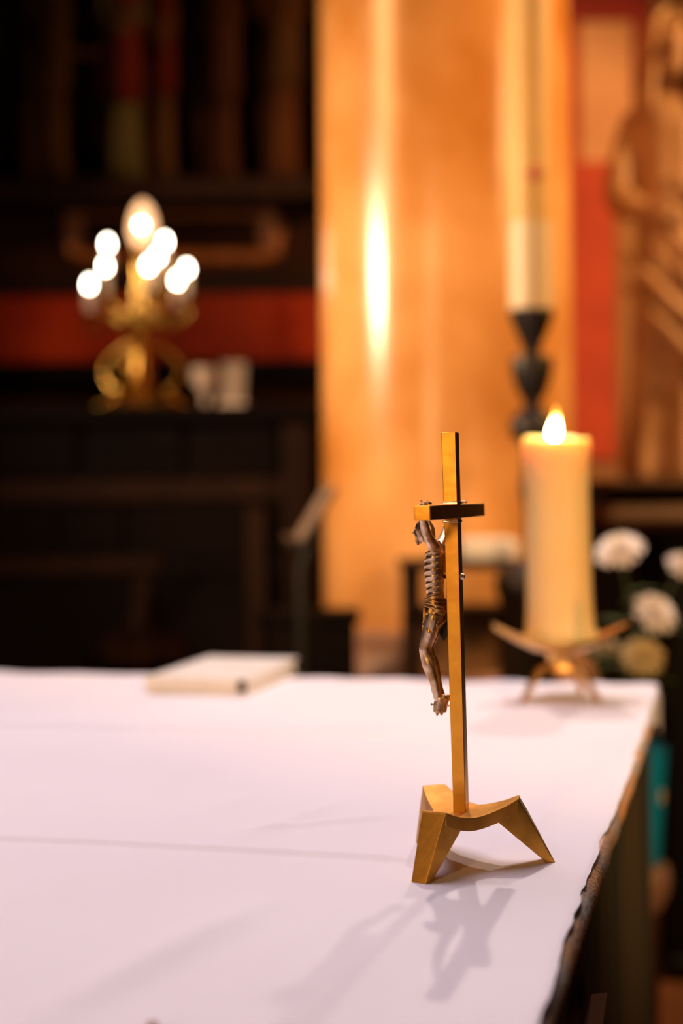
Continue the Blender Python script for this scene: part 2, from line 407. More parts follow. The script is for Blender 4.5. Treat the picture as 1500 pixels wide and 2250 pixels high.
for b in B_:
    row = []
    for a in A_:
        edge = 0.004 * noise.noise(Vector((b * 9, 1.7, 0))) + 0.0022 * noise.noise(Vector((b * 37, 4.7, 0)))
        aa, z, bb = a, T, b
        if b >= 0: z += cloth_h(max(a, 0), b)
        if b < 0.02:                             # falls over the far edge in soft ripples
            k = (0.02 - b) / 0.18
            rip = 0.5 + 0.5 * math.sin(a * 62 + 2.2 * math.sin(a * 11)) * (0.6 + 0.4 * math.sin(a * 7))
            if b < 0:
                bb = -0.004 - 0.014 * rip * min(1, -b / 0.03)
                z = T + b + 0.002 * rip * math.exp(b * 20)
            z += 0.0030 * rip * math.exp(-((b - 0.0) / 0.012) ** 2)
        if a <= 0.012:                           # short turned edge on the right side
            aa = max(a, -0.003) + edge * (1 if a < 0.004 else 0.5)
            if a < 0.0: z -= min(0.004, -a * 0.4) + (0.06 * math.exp(-max(b, 0) * 6) * (-a / 0.012) ** 1.0 if b > -0.2 else 0)
        row.append(bm.verts.new(tab(aa, bb, z)))
    grid.append(row)
for r0, r1 in zip(grid, grid[1:]):
    for i in range(len(r0) - 1):
        bm.faces.new((r0[i], r0[i+1], r1[i+1], r1[i]))
cl = obj('altar_cloth', bm, 'cloth')
for p in cl.data.polygons: p.use_smooth = True
tag(cl, 'creased white linen cloth spread over the altar top', 'cloth')

# ------------------------------------------------------------------ crucifix
AL = math.radians(16.5)
cpos = at_y(1015, 1785, 1.0); PX = cpos.x
cru = thing('crucifix', 'small bronze standing crucifix on a three-legged base, front of the altar', 'crucifix', (PX, 1.0, T), PI - AL)
# local axes: x = front (left in the photo), y = towards the camera along the arm, z up
LEAN = Matrix.Rotation(math.radians(1.15), 4, 'Y')
ARMZ = 0.2465
def lean(bm): bm.transform(LEAN); return bm
bm = bmesh.new()
loft(bm, [[(sx*w_/2, sy*d_/2, z) for sx, sy in ((-1, -1), (1, -1), (1, 1), (-1, 1))] for z, w_, d_ in ((0.034, 0.0090, 0.0118), (0.302, 0.0102, 0.0122))])
obj('post', lean(bm), 'bronze', cru, bevel=0.0005, local=True)
bm = bmesh.new(); box(bm, (0, 0, ARMZ), (0.0106, 0.186, 0.0098))
obj('cross_arm', lean(bm), 'bronze', cru, bevel=0.0005, local=True)
for zz in (ARMZ + 0.0062, ARMZ - 0.0066):
    bm = bmesh.new()
    r = [[(x*k, y*k, zz + dz) for x, y in ((-.0056, -.0067), (.0056, -.0067), (.0060, .0067), (-.0054, .0069))] for k, dz in ((1.01, -0.0014), (0.95, 0.0010))]
    loft(bm, r); obj('solder_bead', lean(bm), 'solder', cru, bevel=0.0006, local=True, label='silvery solder where the arm meets the post')
bm = bmesh.new()
lathe(bm, [(0.0001, 0.003), (0.0016, 0.0026), (0.0023, 0.001), (0.0024, 0.0)], 12)
bm.transform(Matrix.Translation((-0.0045, -0.0005, ARMZ - 0.046)) @ Matrix.Rotation(-PI/2, 4, 'Y'))
obj('rivet', lean(bm), 'solder', cru, local=True, label='silvery rivet on the back of the post')
bm = bmesh.new(); tube(bm, [(0.003, 0, ARMZ - 0.046), (0.012, 0, ARMZ - 0.046)], 0.0012, 8)
obj('pin', lean(bm), 'dark_bronze', cru, local=True)

# three-legged base
def to_loc(x, y): 
    d = Vector((x - PX, y - 1.0, 0)); v = Matrix.Rotation(-(PI - AL), 3, 'Z') @ d; return Vector((v.x, v.y))
tops = [to_loc(0.0600, 0.9535), to_loc(0.1215, 0.9880), to_loc(0.0655, 1.043)]
feet = [to_loc(0.0485, 0.9430), to_loc(0.1470, 0.9960), to_loc(0.0575, 1.056)]
cen = (tops[0] + tops[1] + tops[2]) / 3
WT = [0.0175, 0.0130, 0.0175]; WF = [0.0110, 0.0085, 0.0110]
ZC = [0.0455, 0.0475, 0.0455]
outer = []
for i in range(3):
    d = (tops[i] - cen).normalized(); t_ = Vector((-d.y, d.x)); outer.append((d, t_))
def edge_pts(i, j, n=9):
    """concave side from corner i to corner j"""
    p = tops[i] + outer[i][1] * (WT[i]/2); q = tops[j] - outer[j][1] * (WT[j]/2)
    out = []
    for k in range(n + 1):
        s = k / n; m_ = p.lerp(q, s); inn = (cen - m_).normalized(); out.append((m_ + inn * 0.0075 * math.sin(PI * s), s, i, j))
    return out
order = [0, 1, 2]
if (tops[1] - tops[0]).x * (tops[2] - tops[0]).y - (tops[1] - tops[0]).y * (tops[2] - tops[0]).x < 0: order = [0, 2, 1]
rim = []
for a_ in range(3):
    i, j = order[a_], order[(a_ + 1) % 3]
    for pnt, s, i_, j_ in edge_pts(i, j):
        z = (ZC[i_] * (1 - s) + ZC[j_] * s) - 0.0095 * math.sin(PI * s) ** 0.8
        rim.append((pnt, z))
bm = bmesh.new()
rings = []
N_ = len(rim)
for k in (0.12, 0.4, 0.7, 1.0):
    rings.append([(*(cen.lerp(p, k)), 0.0355 + (z - 0.0355) * k * k) for p, z in rim])
ring_dn = [(*p, z - 0.0092) for p, z in rim]
ring_in = [(*(cen.lerp(p, 0.5)), 0.0285) for p, z in rim]
loft(bm, rings + [ring_dn, ring_in])
base = obj('base_plate', bm, 'bronze_plate', cru, bevel=0.0006, local=True)
for i in range(3):
    d, t_ = outer[i]
    sgn = 1
    tp, ft = tops[i], feet[i]
    df = (ft - cen).normalized(); tf = Vector((-df.y, df.x))
    e1, e2 = tp + t_ * WT[i]/2, tp - t_ * WT[i]/2
    nb = [(cen - e1).normalized(), (cen - e2).normalized()]
    # inner corners follow the sides of the plate
    k = order.index(i); nx, pv = order[(k+1) % 3], order[(k-1) % 3]
    s1 = (edge_pts(i, nx)[1][0] - e1).normalized(); s2 = (edge_pts(pv, i)[-2][0] - e2).normalized()
    bm = bmesh.new()
    E1, E2 = edge_pts(i, nx), edge_pts(pv, i)
    def rimz(a_, b_, s_): return ZC[a_]*(1 - s_) + ZC[b_]*s_ - 0.0095*math.sin(PI*s_)**0.8
    r1, r2 = E1[2][0], E2[-3][0]; q1, q2 = E1[1][0], E2[-2][0]
    zr1, zr2 = rimz(i, nx, E1[2][1]), rimz(pv, i, E2[-3][1])
    ins = lambda v: v + (cen - v).normalized() * 0.0004
    T0 = [(*ins(e1), ZC[i] - 0.0006), (*ins(r1), zr1 - 0.0012), (*ins(r2), zr2 - 0.0012), (*ins(e2), ZC[i] - 0.0006)]
    T1 = [None, (*ins(q1.lerp(r1, 0.75)), zr1 - 0.0092), (*ins(q2.lerp(r2, 0.75)), zr2 - 0.0092), None]
    dz = (ZC[i] - 0.009) / ZC[i]
    f1, f2 = ft + tf * WF[i]/2, ft - tf * WF[i]/2
    T1[0] = (*(e1.lerp(f1, 1 - dz)), ZC[i] - 0.009); T1[3] = (*(e2.lerp(f2, 1 - dz)), ZC[i] - 0.009)
    B0 = [(*f1, 0), (*(f1 + s1*0.0062), 0), (*(f2 + s2*0.0062), 0), (*f2, 0)]
    loft(bm, [B0, T1, T0])
    obj('leg', bm, 'bronze_base', cru, bevel=0.0006, local=True)

# corpus: one continuous figure (front is +x, camera side is +y)
def mm(*p): return Vector(p) * 0.001
zA = ARMZ * 1000
bm = bmesh.new()
# torso: rings of ellipses
def ell_ring(n_, z_, rx, ry, cy=0, seg=20): return [mm(n_ + rx*math.cos(2*PI*k/seg), cy + ry*math.sin(2*PI*k/seg), zA + z_) for k in range(seg)]
loft(bm, [ell_ring(13.6, -78, 4.2, 6.0), ell_ring(13.6, -71, 6.0, 7.8), ell_ring(13.6, -64, 6.0, 7.6), ell_ring(13.8, -56, 5.6, 6.8), ell_ring(13.9, -50, 6.3, 7.6),
          ell_ring(13.7, -42, 7.3, 9.4), ell_ring(13.2, -35, 7.3, 10.2), ell_ring(12.6, -29, 6.3, 10.6), ell_ring(12.0, -24, 3.6, 9.2), ell_ring(12.2, -20, 2.0, 4.5)])
for k in range(8):                              # ribs and belly folds
    z_ = -28 - 4.3 * k
    rx = (6.6, 7.2, 7.4, 7.3, 6.9, 6.4, 6.0, 5.9)[k]; ry = (10.2, 10.1, 9.8, 9.2, 8.4, 7.7, 7.1, 7.0)[k]
    cxr = 13.0 + 0.12 * k
    pts = [mm(cxr + rx*math.cos(t), ry*math.sin(t), zA + z_ - 2.8*math.cos(t) + 1.0*math.sin(2*t)) for t in [(-2.5 + 5.0*i/24) for i in range(25)]]
    tube(bm, pts, [0.0003 + 0.0007*math.sin(PI*i/24) for i in range(25)], 8)
tube(bm, [mm(12, 0, zA - 24), mm(15.5, 0, zA - 20.5), mm(19.0, 0, zA - 16)], [0.0032, 0.0028, 0.0030], 12)   # neck
ellipsoid(bm, mm(21.0, 0.3, zA - 13.0), mm(6.0, 5.2, 7.4), Euler((0, 0.45, 0)).to_matrix())                 # head
ellipsoid(bm, mm(24.6, 0.3, zA - 17.0), mm(2.9, 3.2, 4.4), Euler((0, 0.35, 0)).to_matrix(), 12, 8)          # jaw
tube(bm, [mm(26.4, 0.3, zA - 11.4), mm(28.4, 0.3, zA - 15.0), mm(27.0, 0.3, zA - 15.7)], [0.0006, 0.0011, 0.0008], 8)  # nose
for sy in (-1, 1):
    ellipsoid(bm, mm(26.1, 0.3 + sy*2.0, zA - 11.2), mm(0.9, 1.5, 0.7), None, 8, 6)                            # brows
    ellipsoid(bm, mm(20.4, 0.3 + sy*5.2, zA - 14.2), mm(1.4, 0.8, 2.0), None, 8, 6)                           # ears
    # arm: shoulder, elbow, wrist, palm
    sh = mm(11.4, sy*10.0, zA - 24.5); el = mm(11.6, sy*32, zA - 14.0); wr_ = mm(9.0, sy*54, zA - 1.5); pa = mm(6.6, sy*59, zA + 5.4)
    tube(bm, spl([sh - mm(0, sy*4, 2), sh, sh.lerp(el, 0.45) + mm(0.2, 0, -0.2), el, el.lerp(wr_, 0.35) + mm(0.2, 0, -0.4), wr_, pa], 4),
         [0.0042 + (0.0026 - 0.0042) * 0 if i < 5 else max(0.0021, 0.0049 - 0.00013*i + (0.0004*math.sin(i*0.5))) for i in range(25)], 12)
    ellipsoid(bm, pa, mm(2.7, 3.4, 1.7), Euler((0, 0.3, 0)).to_matrix(), 10, 8)
    for f in range(4):                           # fingers curl over the top of the arm
        a0 = pa + mm(-0.6, sy*(-2.1 + 1.4*f), 0.6); L = (3.6, 4.4, 4.1, 3.2)[f]
        tube(bm, spl([a0, a0 + mm(-0.45*L, sy*0.3, 0.9), a0 + mm(-0.85*L, sy*0.5, 0.5), a0 + mm(-1.05*L, sy*0.5, -0.5)], 3), 0.0008, 6)
    tube(bm, spl([pa + mm(0.6, -sy*2.4, 0), pa + mm(-0.6, -sy*4.0, 1.6), pa + mm(-1.6, -sy*4.4, 2.8)], 3), 0.00068, 6)
    # leg: hip, knee, calf, ankle, foot (feet crossed)
    ax_ = 0.0 if sy > 0 else -3.2
    pts = spl([mm(14.0, sy*4.2, zA - 72), mm(17.6, sy*4.4, zA - 84), mm(21.6, sy*4.0, zA - 97), mm(18.6, sy*3.6, zA - 109), mm(15.2, sy*2.6, zA - 122), mm(11.8 + (2.4 if sy > 0 else 0), sy*1.2, zA - 132)], 5)
    rr = [1.12*v for v in (0.0052, 0.0054, 0.0055, 0.0054, 0.0052, 0.0050, 0.0048, 0.0046, 0.0043, 0.0040, 0.0040, 0.0038, 0.0039, 0.0042, 0.0045, 0.0045, 0.0043, 0.0040, 0.0037, 0.0033, 0.0031, 0.0029, 0.0028, 0.0027, 0.0028, 0.0029)]
    tube(bm, pts, rr[:len(pts)], 14)
    ellipsoid(bm, mm(22.6, sy*4.0, zA - 96.5), mm(2.6, 3.0, 3.4), None, 10, 8)                                # kneecap
    tube(bm, [mm(23.0, sy*3.8, zA - 99), mm(19.6, sy*3.0, zA - 112), mm(15.8 + (1.5 if sy > 0 else 0), sy*1.6, zA - 128)], [0.0012, 0.0014, 0.0010], 8)  # shin edge
    fx = 13.2 if sy > 0 else 10.6
    tube(bm, spl([mm(fx - 1.5, sy*1.2, zA - 131), mm(fx + 0.6, sy*0.9, zA - 136), mm(fx + 1.4, sy*0.9, zA - 142)], 4), [0.0033, 0.0034, 0.0036, 0.0036, 0.0036, 0.0036, 0.0035, 0.0034, 0.0030], 10)
    ellipsoid(bm, mm(fx - 3.4, sy*1.0, zA - 131.5), mm(2.2, 2.0, 2.6), None, 8, 6)                            # heel
    for f in range(5):
        c0 = mm(fx + 1.5, sy*0.9 + (-2.1 + 1.05*f), zA - 142)
        tube(bm, [c0 - mm(0, 0, 0.6), c0 - mm(-0.3, 0, 2.2 - 0.15*abs(f - (1 if sy < 0 else 3)))], [0.0009, 0.0007], 6)
ellipsoid(bm, mm(13, 0, zA - 24), mm(3.6, 11.5, 3.8), None, 14, 8)                                            # shoulder girdle
corpus = obj('corpus', lean(bm), 'corpus', cru, local=True, remesh=0.00042, smooth_it=2)
corpus['label'] = 'tarnished bronze figure with raised arms and bent knees'
# hair and beard
bm = bmesh.new()
for k in range(22):
    t = -2.35 + 4.7 * k / 21
    bx_, by_ = math.cos(t), math.sin(t)
    if bx_ > 0.72: continue
    root = mm(20.2 + 5.0*bx_*0.6, 0.3 + 4.6*by_*0.7, zA - 6.6)
    tube(bm, spl([root, mm(19.6 + 6.0*bx_, 0.3 + 5.4*by_, zA - 11.5), mm(19.0 + 6.2*bx_ + 0.6*math.sin(k*2.1), 0.3 + 5.8*by_, zA - 17), mm(18.6 + 5.4*bx_, 0.3 + 5.8*by_, zA - 21.5 + 1.2*math.sin(k*1.3))], 4), [0.0013]*6 + [0.0011]*4 + [0.0009, 0.0007, 0.0005], 6)
for k in range(7):
    y_ = -2.4 + 0.8 * k
    tube(bm, [mm(26.2 - 0.25*y_*y_, 0.3 + y_, zA - 17.3), mm(26.6 - 0.2*y_*y_, 0.3 + y_*0.8, zA - 20.6), mm(25.4, 0.3 + y_*0.4, zA - 23.2)], [0.0009, 0.0009, 0.0005], 6)
obj('hair', lean(bm), 'corpus', corpus, local=True)
# loincloth
bm = bmesh.new(); rings = []
for q_ in range(15):
    f = q_ / 14; z_ = -62 - 21 * f
    ring = []
    for k in range(56):
        t = 2*PI*k/56
        cxx = 13.6 + 4.2 * max(0, f - 0.3) ; rx = 7.0 + 0.9*math.sin(PI*f); ry = 8.7 + 1.2*f
        fold = 0.75*math.sin(9*f*PI*0.5 + 2.6*math.cos(t) + 1.4*math.sin(t*2)) + 0.35*math.sin(7*t + 5*f)
        ring.append(mm(cxx + (rx + fold)*math.cos(t), (ry + fold)*math.sin(t), zA + z_ - 2.0*f*math.sin(t*1.0 + 0.6)))
    rings.append(ring)
loft(bm, rings)
for q_ in range(4):                               # twisted belt
    tube(bm, [mm(13.7 + 7.5*math.cos(t), 9.2*math.sin(t), zA - 62.5 - 1.7*q_ + 2.2*math.sin(t + 0.5*q_)) for t in [2*PI*i/28 for i in range(29)]], 0.0009, 8)
loin = obj('loincloth', lean(bm), 'loin', corpus, local=True)
bm = bmesh.new()                                  # hanging ends
loft(bm, [[mm(21.0 + 0.6*math.sin(i*1.9) - d_, 2 + 1.1*i + 0, zA + z_) for i in range(5)] + [mm(20.0 + 0.6*math.sin(i*1.9) - d_, 2 + 1.1*i, zA + z_) for i in range(4, -1, -1)] for z_, d_ in ((-68, 0), (-76, -0.5), (-84, -1.2), (-90, -0.8))])
obj('cloth_end', lean(bm), 'loin', loin, local=True)
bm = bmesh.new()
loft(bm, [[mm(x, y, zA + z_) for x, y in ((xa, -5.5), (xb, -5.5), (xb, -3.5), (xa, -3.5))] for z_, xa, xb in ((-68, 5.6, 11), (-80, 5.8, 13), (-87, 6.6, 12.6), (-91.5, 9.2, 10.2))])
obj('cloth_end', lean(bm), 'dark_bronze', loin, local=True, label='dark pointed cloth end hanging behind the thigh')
bm = bmesh.new(); tube(bm, [mm(4, 0.5, zA - 137), mm(18.6, 0.5, zA - 136.2), mm(19.4, 0.5, zA - 136.2)], [0.0007, 0.0007, 0.0014], 8)
obj('nail', lean(bm), 'corpus', cru, local=True)
for sy in (-1, 1):
    bm = bmesh.new(); tube(bm, [mm(4.0, sy*58.5, zA + 3.2), mm(8.4, sy*58.5, zA + 7.6), mm(8.8, sy*58.5, zA + 8.0)], [0.0005, 0.0005, 0.0008], 8)
    obj('nail', lean(bm), 'corpus', cru, local=True)

# ------------------------------------------------------------------ altar candle and its holder
KY = 1.79
kc = at_y(1231, 1412, KY); KX = kc.x
hold = thing('candle_holder', 'bronze candle holder with upturned dish on arched legs near the far altar corner', 'candle holder', (KX, KY, T))
HZ = 0.060                                        # dish centre height
def dish_r(t):
    r = 0.050
    for a0, amp, wd in ((math.radians(186), 0.038, 0.50), (math.radians(-8), 0.036, 0.50), (math.radians(88), 0.036, 0.50)):
        d = math.atan2(math.sin(t - a0), math.cos(t - a0)); r += amp * math.exp(-(d / wd) ** 2)
    return r
bm = bmesh.new(); rings_t = []; rings_b = []
for k in (0.06, 0.25, 0.45, 0.65, 0.82, 0.94, 1.0):
    rt = []; rb = []
    for i in range(72):
        t = 2*PI*i/72; r = dish_r(t) * k
        z = HZ + 0.029 * (max(0, r - 0.030) / 0.056) ** 1.25
        rt.append((r*math.cos(t), r*math.sin(t), z + 0.0075)); rb.append((r*math.cos(t)*0.985, r*math.sin(t)*0.985, z))
    rings_t.append(rt); rings_b.append(rb)
loft(bm, rings_t + rings_b[::-1])
obj('dish', bm, 'holder', hold, local=True)
bm = bmesh.new(); lathe(bm, [(0.020, 0.036), (0.017, 0.042), (0.016, 0.052), (0.022, HZ + 0.001)], 6)
obj('stem', bm, 'holder', hold, local=True, bevel=0.001)
for a_, L in ((math.radians(212), 0.062), (math.radians(-38), 0.052), (math.radians(52), 0.056)):
    bm = bmesh.new(); d = Vector((math.cos(a_), math.sin(a_), 0)); t_ = Vector((-d.y, d.x, 0)); rings = []
    for s in range(13):
        f = s / 12
        if f < 0.45: r_ = 0.004 + L*0.52*(f/0.45); z_ = 0.0395 - 0.003*(f/0.45)**2
        else:
            g = (f - 0.45)/0.55; r_ = 0.004 + L*0.52 + L*0.42*g; z_ = 0.0365*(1 - g) + 0.0*g
        th = 0.0095 - 0.0035*f; wd = 0.0125 - 0.005*f
        if f < 0.45: o1, o2 = Vector((0, 0, 0.5)), Vector((0, 0, -0.5))
        else: o1, o2 = (d*0.5).lerp(Vector((0, 0, 0.5)), max(0, 0.5 - (f - .45)*4)), (d*-0.5).lerp(Vector((0, 0, -0.5)), max(0, 0.5 - (f - .45)*4))
        p = d*r_ + Vector((0, 0, z_))
        q4 = [p + o1*th + t_*wd/2, p + o1*th - t_*wd/2, p + o2*th - t_*wd/2, p + o2*th + t_*wd/2]
        for v in q4: v.z = max(v.z, 0.0)
        rings.append(q4)
    loft(bm, rings); obj('leg', bm, 'holder', hold, local=True, bevel=0.001)

CB = T + HZ + 0.0078                               # candle stands in the dish
ctop = at_y(1225, 955, KY).z
H = ctop - CB
cand = thing('altar_candle', 'thick burning honey-coloured pillar candle standing on the bronze dish', 'candle', (KX, KY, CB))
bm = bmesh.new(); rings = []
prof = [(0.030, 0.0), (0.0435, 0.0005), (0.0448, 0.006), (0.0428, 0.020), (0.0412, 0.045), (0.0404, 0.10), (0.0402, H*0.72), (0.0412, H*0.86), (0.0430, H - 0.018), (0.0432, H - 0.008), (0.0412, H - 0.002),
        (0.0385, H), (0.0362, H - 0.002), (0.0345, H - 0.009), (0.024, H - 0.0125), (0.008, H - 0.013), (0.001, H - 0.013)]
for r, z in prof:
    ring = []
    for k in range(64):
        t = 2*PI*k/64
        wob = 1 + 0.010*noise.noise(Vector((math.cos(t)*2, math.sin(t)*2, z*20)))
        f = max(0, (z - H + 0.03) / 0.03)
        lip = -0.0075 * f * (0.5 - 0.5*math.sin(t)) ** 1.6 - 0.004 * f * math.exp(-((t - 0.35)/0.35)**2)  # lower towards the camera
        base_w = 1 + (0.05 * max(0, math.sin(3*t + 0.6)) * math.exp(-z / 0.02) if z < 0.08 else 0)
        sl = 0.0036 * (z / H)                     # slight lean
        ring.append((r*wob*base_w*math.cos(t) - sl, r*wob*base_w*math.sin(t), z + lip))
    rings.append(ring)
loft(bm, rings)
obj('wax_body', bm, 'wax', cand, local=True)
for a_, z0, z1, r_ in ((-1.15, 0.002, 0.058, 0.0055), (-0.45, 0.001, 0.024, 0.007), (-2.5, 0.001, 0.014, 0.007)):
    bm = bmesh.new()
    tube(bm, [((0.0418 if z < 0.03 else 0.0398)*math.cos(a_), (0.0418 if z < 0.03 else 0.0398)*math.sin(a_), z) for z in [z0 + (z1 - z0)*i/6 for i in range(7)]], [r_, r_, r_*0.8, r_*0.7, r_*0.65, r_*0.7, r_*0.3], 10)
    obj('wax_drip', bm, 'wax', cand, local=True)
bm = bmesh.new(); tube(bm, [(-0.0036, 0, H - 0.016), (-0.0036, 0, H - 0.004), (-0.0030, 0, H + 0.002)], [0.0012, 0.0011, 0.0008], 8)
obj('wick', bm, 'wick', cand, local=True)
FZ = H - 0.010
bm = bmesh.new()
fl = [(0, 0.001, 0), (0.004, 0.0050, 0), (0.009, 0.0074, 0), (0.014, 0.0078, 0.0002), (0.020, 0.0068, 0.0008), (0.026, 0.0052, 0.0018), (0.032, 0.0038, 0.0026), (0.038, 0.0028, 0.0028), (0.043, 0.0014, 0.0026), (0.046, 0.0003, 0.0024)]
loft(bm, [[(-0.0058 + dx + r*math.cos(2*PI*k/20), r*math.sin(2*PI*k/20), FZ + z) for k in range(20)] for z, r, dx in fl])
obj('flame', bm, flame_mat(FZ, FZ + 0.046), cand, local=True, label='bright yellow flame')

# ------------------------------------------------------------------ book on the cloth
nl = on_z(310, 1528, T + 0.001); nr = on_z(543, 1528, T + 0.001)
wdt = (nr - nl).length; bang = math.radians(-14.5)
ex = Vector((math.cos(bang), math.sin(bang), 0)); ey = Vector((math.sin(-bang), math.cos(bang), 0))
book = thing('book', 'thin cream-covered book lying flat at the far edge of the cloth', 'book', (nr.x, nr.y, T + 0.0012), bang)
BL, BH = 0.236, 0.022
def bk(x0, x1, y0, y1, z0, z1): return boxb(x0, x1, y0, y1, z0, z1)
W_ = wdt
obj('cover', bk(-W_, 0, 0, BL, BH - 0.003, BH), 'cover', book, local=True, bevel=0.001, label='cream front cover')
obj('cover', bk(-W_, 0, 0, BL, 0.0, 0.003), 'cover', book, local=True, bevel=0.001, label='cream back cover')
obj('pages', bk(-W_ + 0.002, -0.004, 0.004, BL - 0.004, 0.003, BH - 0.003), 'paper', book, local=True, smooth=False)
bm = bmesh.new()
loft(bm, [[(-W_ + 0.002 - (0.004*math.sin(PI*k/8)), y, BH*k/8) for k in range(9)] + [(-W_ + 0.0035, y, BH*k/8) for k in range(8, -1, -1)] for y in (0.0, BL)])
obj('spine', bm, 'cover', book, local=True)
bm = boxb(-0.012, -0.002, -0.0015, 0.0035, 0.0032, BH - 0.0032); obj('ribbon', bm, 'wood_mid', book, local=True, bevel=0.001, label='dark ribbon end at the page corner')

# small reddish drop on the cloth at the bottom of the frame
dp = on_z(335, 2268, T)
bm = bmesh.new(); lathe(bm, [(0.0030, -0.001), (0.0034, 0.001), (0.0030, 0.0034), (0.0018, 0.0050), (0.0002, 0.0056)], 16)
dr = obj('wax_drop', bm, M['flesh_wood'], None); dr.location = (dp.x, dp.y, T)
tag(dr, 'tiny reddish-brown wax drop on the cloth at the bottom edge', 'wax drop')

# ------------------------------------------------------------------ marble column
QY = 3.45
cl0 = at_y(700, 600, QY); cr0 = at_y(1257, 600, QY)
CR = (cr0.x - cl0.x) / 2 * 0.985; CXx = (cl0.x + cr0.x) / 2
colm = thing('marble_column', 'thick polished ochre marble column behind the altar', 'column', (CXx, QY, 0))
colm['kind'] = 'structure'
zb = at_y(800, 1395, QY - CR).z
bm = bmesh.new(); lathe(bm, [(CR, zb), (CR*0.996, 1.6), (CR*0.985, 3.2), (CR*0.96, 5.95)], 96)
obj('shaft', bm, 'marble', colm, local=True)
bm = bmesh.new()
lathe(bm, [(CR*1.06, zb + 0.004), (CR*1.07, zb - 0.02), (CR*1.02, zb - 0.04), (CR*1.03, zb - 0.07), (CR*1.14, zb - 0.10), (CR*1.17, zb - 0.14), (CR*1.14, zb - 0.18), (CR*1.18, zb - 0.19), (CR*1.18, zb - 0.24)], 96)
obj('base_moulding', bm, 'plinth', colm, local=True)
obj('plinth_block', boxb(-CR*1.2, CR*1.2, -CR*1.2, CR*1.2, 0, zb - 0.235), 'plinth', colm, local=True, smooth=False, bevel=0.01)

# ------------------------------------------------------------------ paschal candlestick and candle
PY = 2.75
pc = at_y(1168, 800, PY)
def pz(y): return at_y(1168, y, PY).z
stick = thing('paschal_candlestick', 'tall dark turned candlestick in front of the marble column', 'candlestick', (pc.x, PY, 0))
px_m = PY / FPX
bm = bmesh.new()
prof = [(0.0, 683), (46, 683), (50, 690), (45, 704), (36, 728), (25, 752), (19, 768), (18, 780)]
lathe(bm, [(max(r, 0.5)*px_m, pz(y)) for r, y in prof], 32); obj('candle_cup', bm, 'iron', stick, local=True)
bm = bmesh.new()
prof = [(18, 780), (44, 786), (47, 800), (44, 822), (38, 848), (28, 868), (19, 884), (18, 894), (34, 906), (48, 924), (50, 946), (40, 966), (24, 980), (19, 1000)]
lathe(bm, [(r*px_m, pz(y)) for r, y in prof], 32); obj('knop', bm, 'iron', stick, local=True)
bm = bmesh.new()
prof = [(19, 1000), (24, 1040), (30, 1075), (24, 1100), (20, 1130), (20, 1225)]
lathe(bm, [(r*px_m, pz(y)) for r, y in prof], 32); obj('shaft', bm, 'iron', stick, local=True)
bm = bmesh.new()
z1 = pz(1225)
prof = [(20*px_m, z1), (0.062, z1 - 0.018), (0.078, z1 - 0.045), (0.070, z1 - 0.08), (0.045, z1 - 0.11), (0.040, 0.32), (0.07, 0.22), (0.095, 0.10), (0.115, 0.05), (0.12, 0.0)]
lathe(bm, prof, 32); obj('foot', bm, 'iron', stick, local=True)
zt = pz(682)
pas = thing('paschal_candle', 'tall ivory candle with red wax mark standing in the dark candlestick', 'candle', (pc.x, PY, zt))
R_ = 0.0425
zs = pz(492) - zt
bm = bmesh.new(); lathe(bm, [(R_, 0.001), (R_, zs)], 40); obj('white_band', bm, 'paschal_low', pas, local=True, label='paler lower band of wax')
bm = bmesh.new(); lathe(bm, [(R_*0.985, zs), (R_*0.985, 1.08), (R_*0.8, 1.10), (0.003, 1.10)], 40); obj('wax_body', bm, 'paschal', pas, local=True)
bm = bmesh.new(); tube(bm, [(-0.002, -R_ - 0.0005, 0.004), (0.001, -R_ - 0.0005, pz(300) - zt)], 0.0022, 8); obj('gold_line', bm, 'gold_line', pas, local=True)
zr = pz(392) - zt
bm = bmesh.new(); ellipsoid(bm, (0.003, -R_ - 0.002, zr), (0.011, 0.006, 0.016)); obj('wax_nail', bm, 'red_wax', pas, local=True, label='red wax boss')
bm = bmesh.new(); tube(bm, [(-0.020, -R_*0.9 - 0.001, zr), (0.003, -R_ - 0.001, zr), (0.026, -R_*0.82 - 0.001, zr)], 0.0024, 8); obj('gold_line', bm, 'gold_line', pas, local=True)
bm = bmesh.new(); tube(bm, [(0, 0, 1.095), (0.001, 0, 1.115)], 0.0015, 8); obj('wick', bm, 'wick', pas, local=True)

# ------------------------------------------------------------------ reading desk and music stand by the column
DY = 2.90
def rect_part(root, name, x0, x1, y0, y1, Y0, Y1, m, **k):
    a = at_y(x0, y0, Y0); b = at_y(x1, y1, Y0)
    return obj(name, boxb(a.x, b.x, Y0, Y1, a.z, b.z), m, root, **k)
dk = at_y(1008, 1300, DY)
desk = thing('reading_desk', 'open dark wooden reading desk between the crucifix and the marble column', 'desk', (dk.x, DY, 0))
for xx in (888, 1112):
    for yy in (DY, DY + 0.13):
        a = at_y(xx, 1236, DY); b = at_y(xx + 38, 1236, DY)
        obj('post', boxb(a.x, b.x, yy, yy + 0.035, 0.0, a.z), 'wood_mid', desk, smooth=False, bevel=0.003)
rect_part(desk, 'desk_top', 880, 1160, 1234, 1250, DY - 0.02, DY + 0.175, 'wood_mid', smooth=False, bevel=0.003)
rect_part(desk, 'shelf', 890, 1148, 1340, 1366, DY, DY + 0.165, 'wood_mid', smooth=False, bevel=0.003)
rect_part(desk, 'back_board', 926, 1112, 1366, 1480, DY + 0.135, DY + 0.15, 'oak', smooth=False, bevel=0.002)
a = at_y(1012, 1186, DY - 0.01); b = at_y(1138, 1233, DY - 0.01)
bm = boxb(a.x, b.x, DY - 0.012, DY + 0.15, b.z + 0.0005, a.z)
sv = obj('folded_cloth', bm, 'paper', None, smooth=False, bevel=0.008, bseg=3)
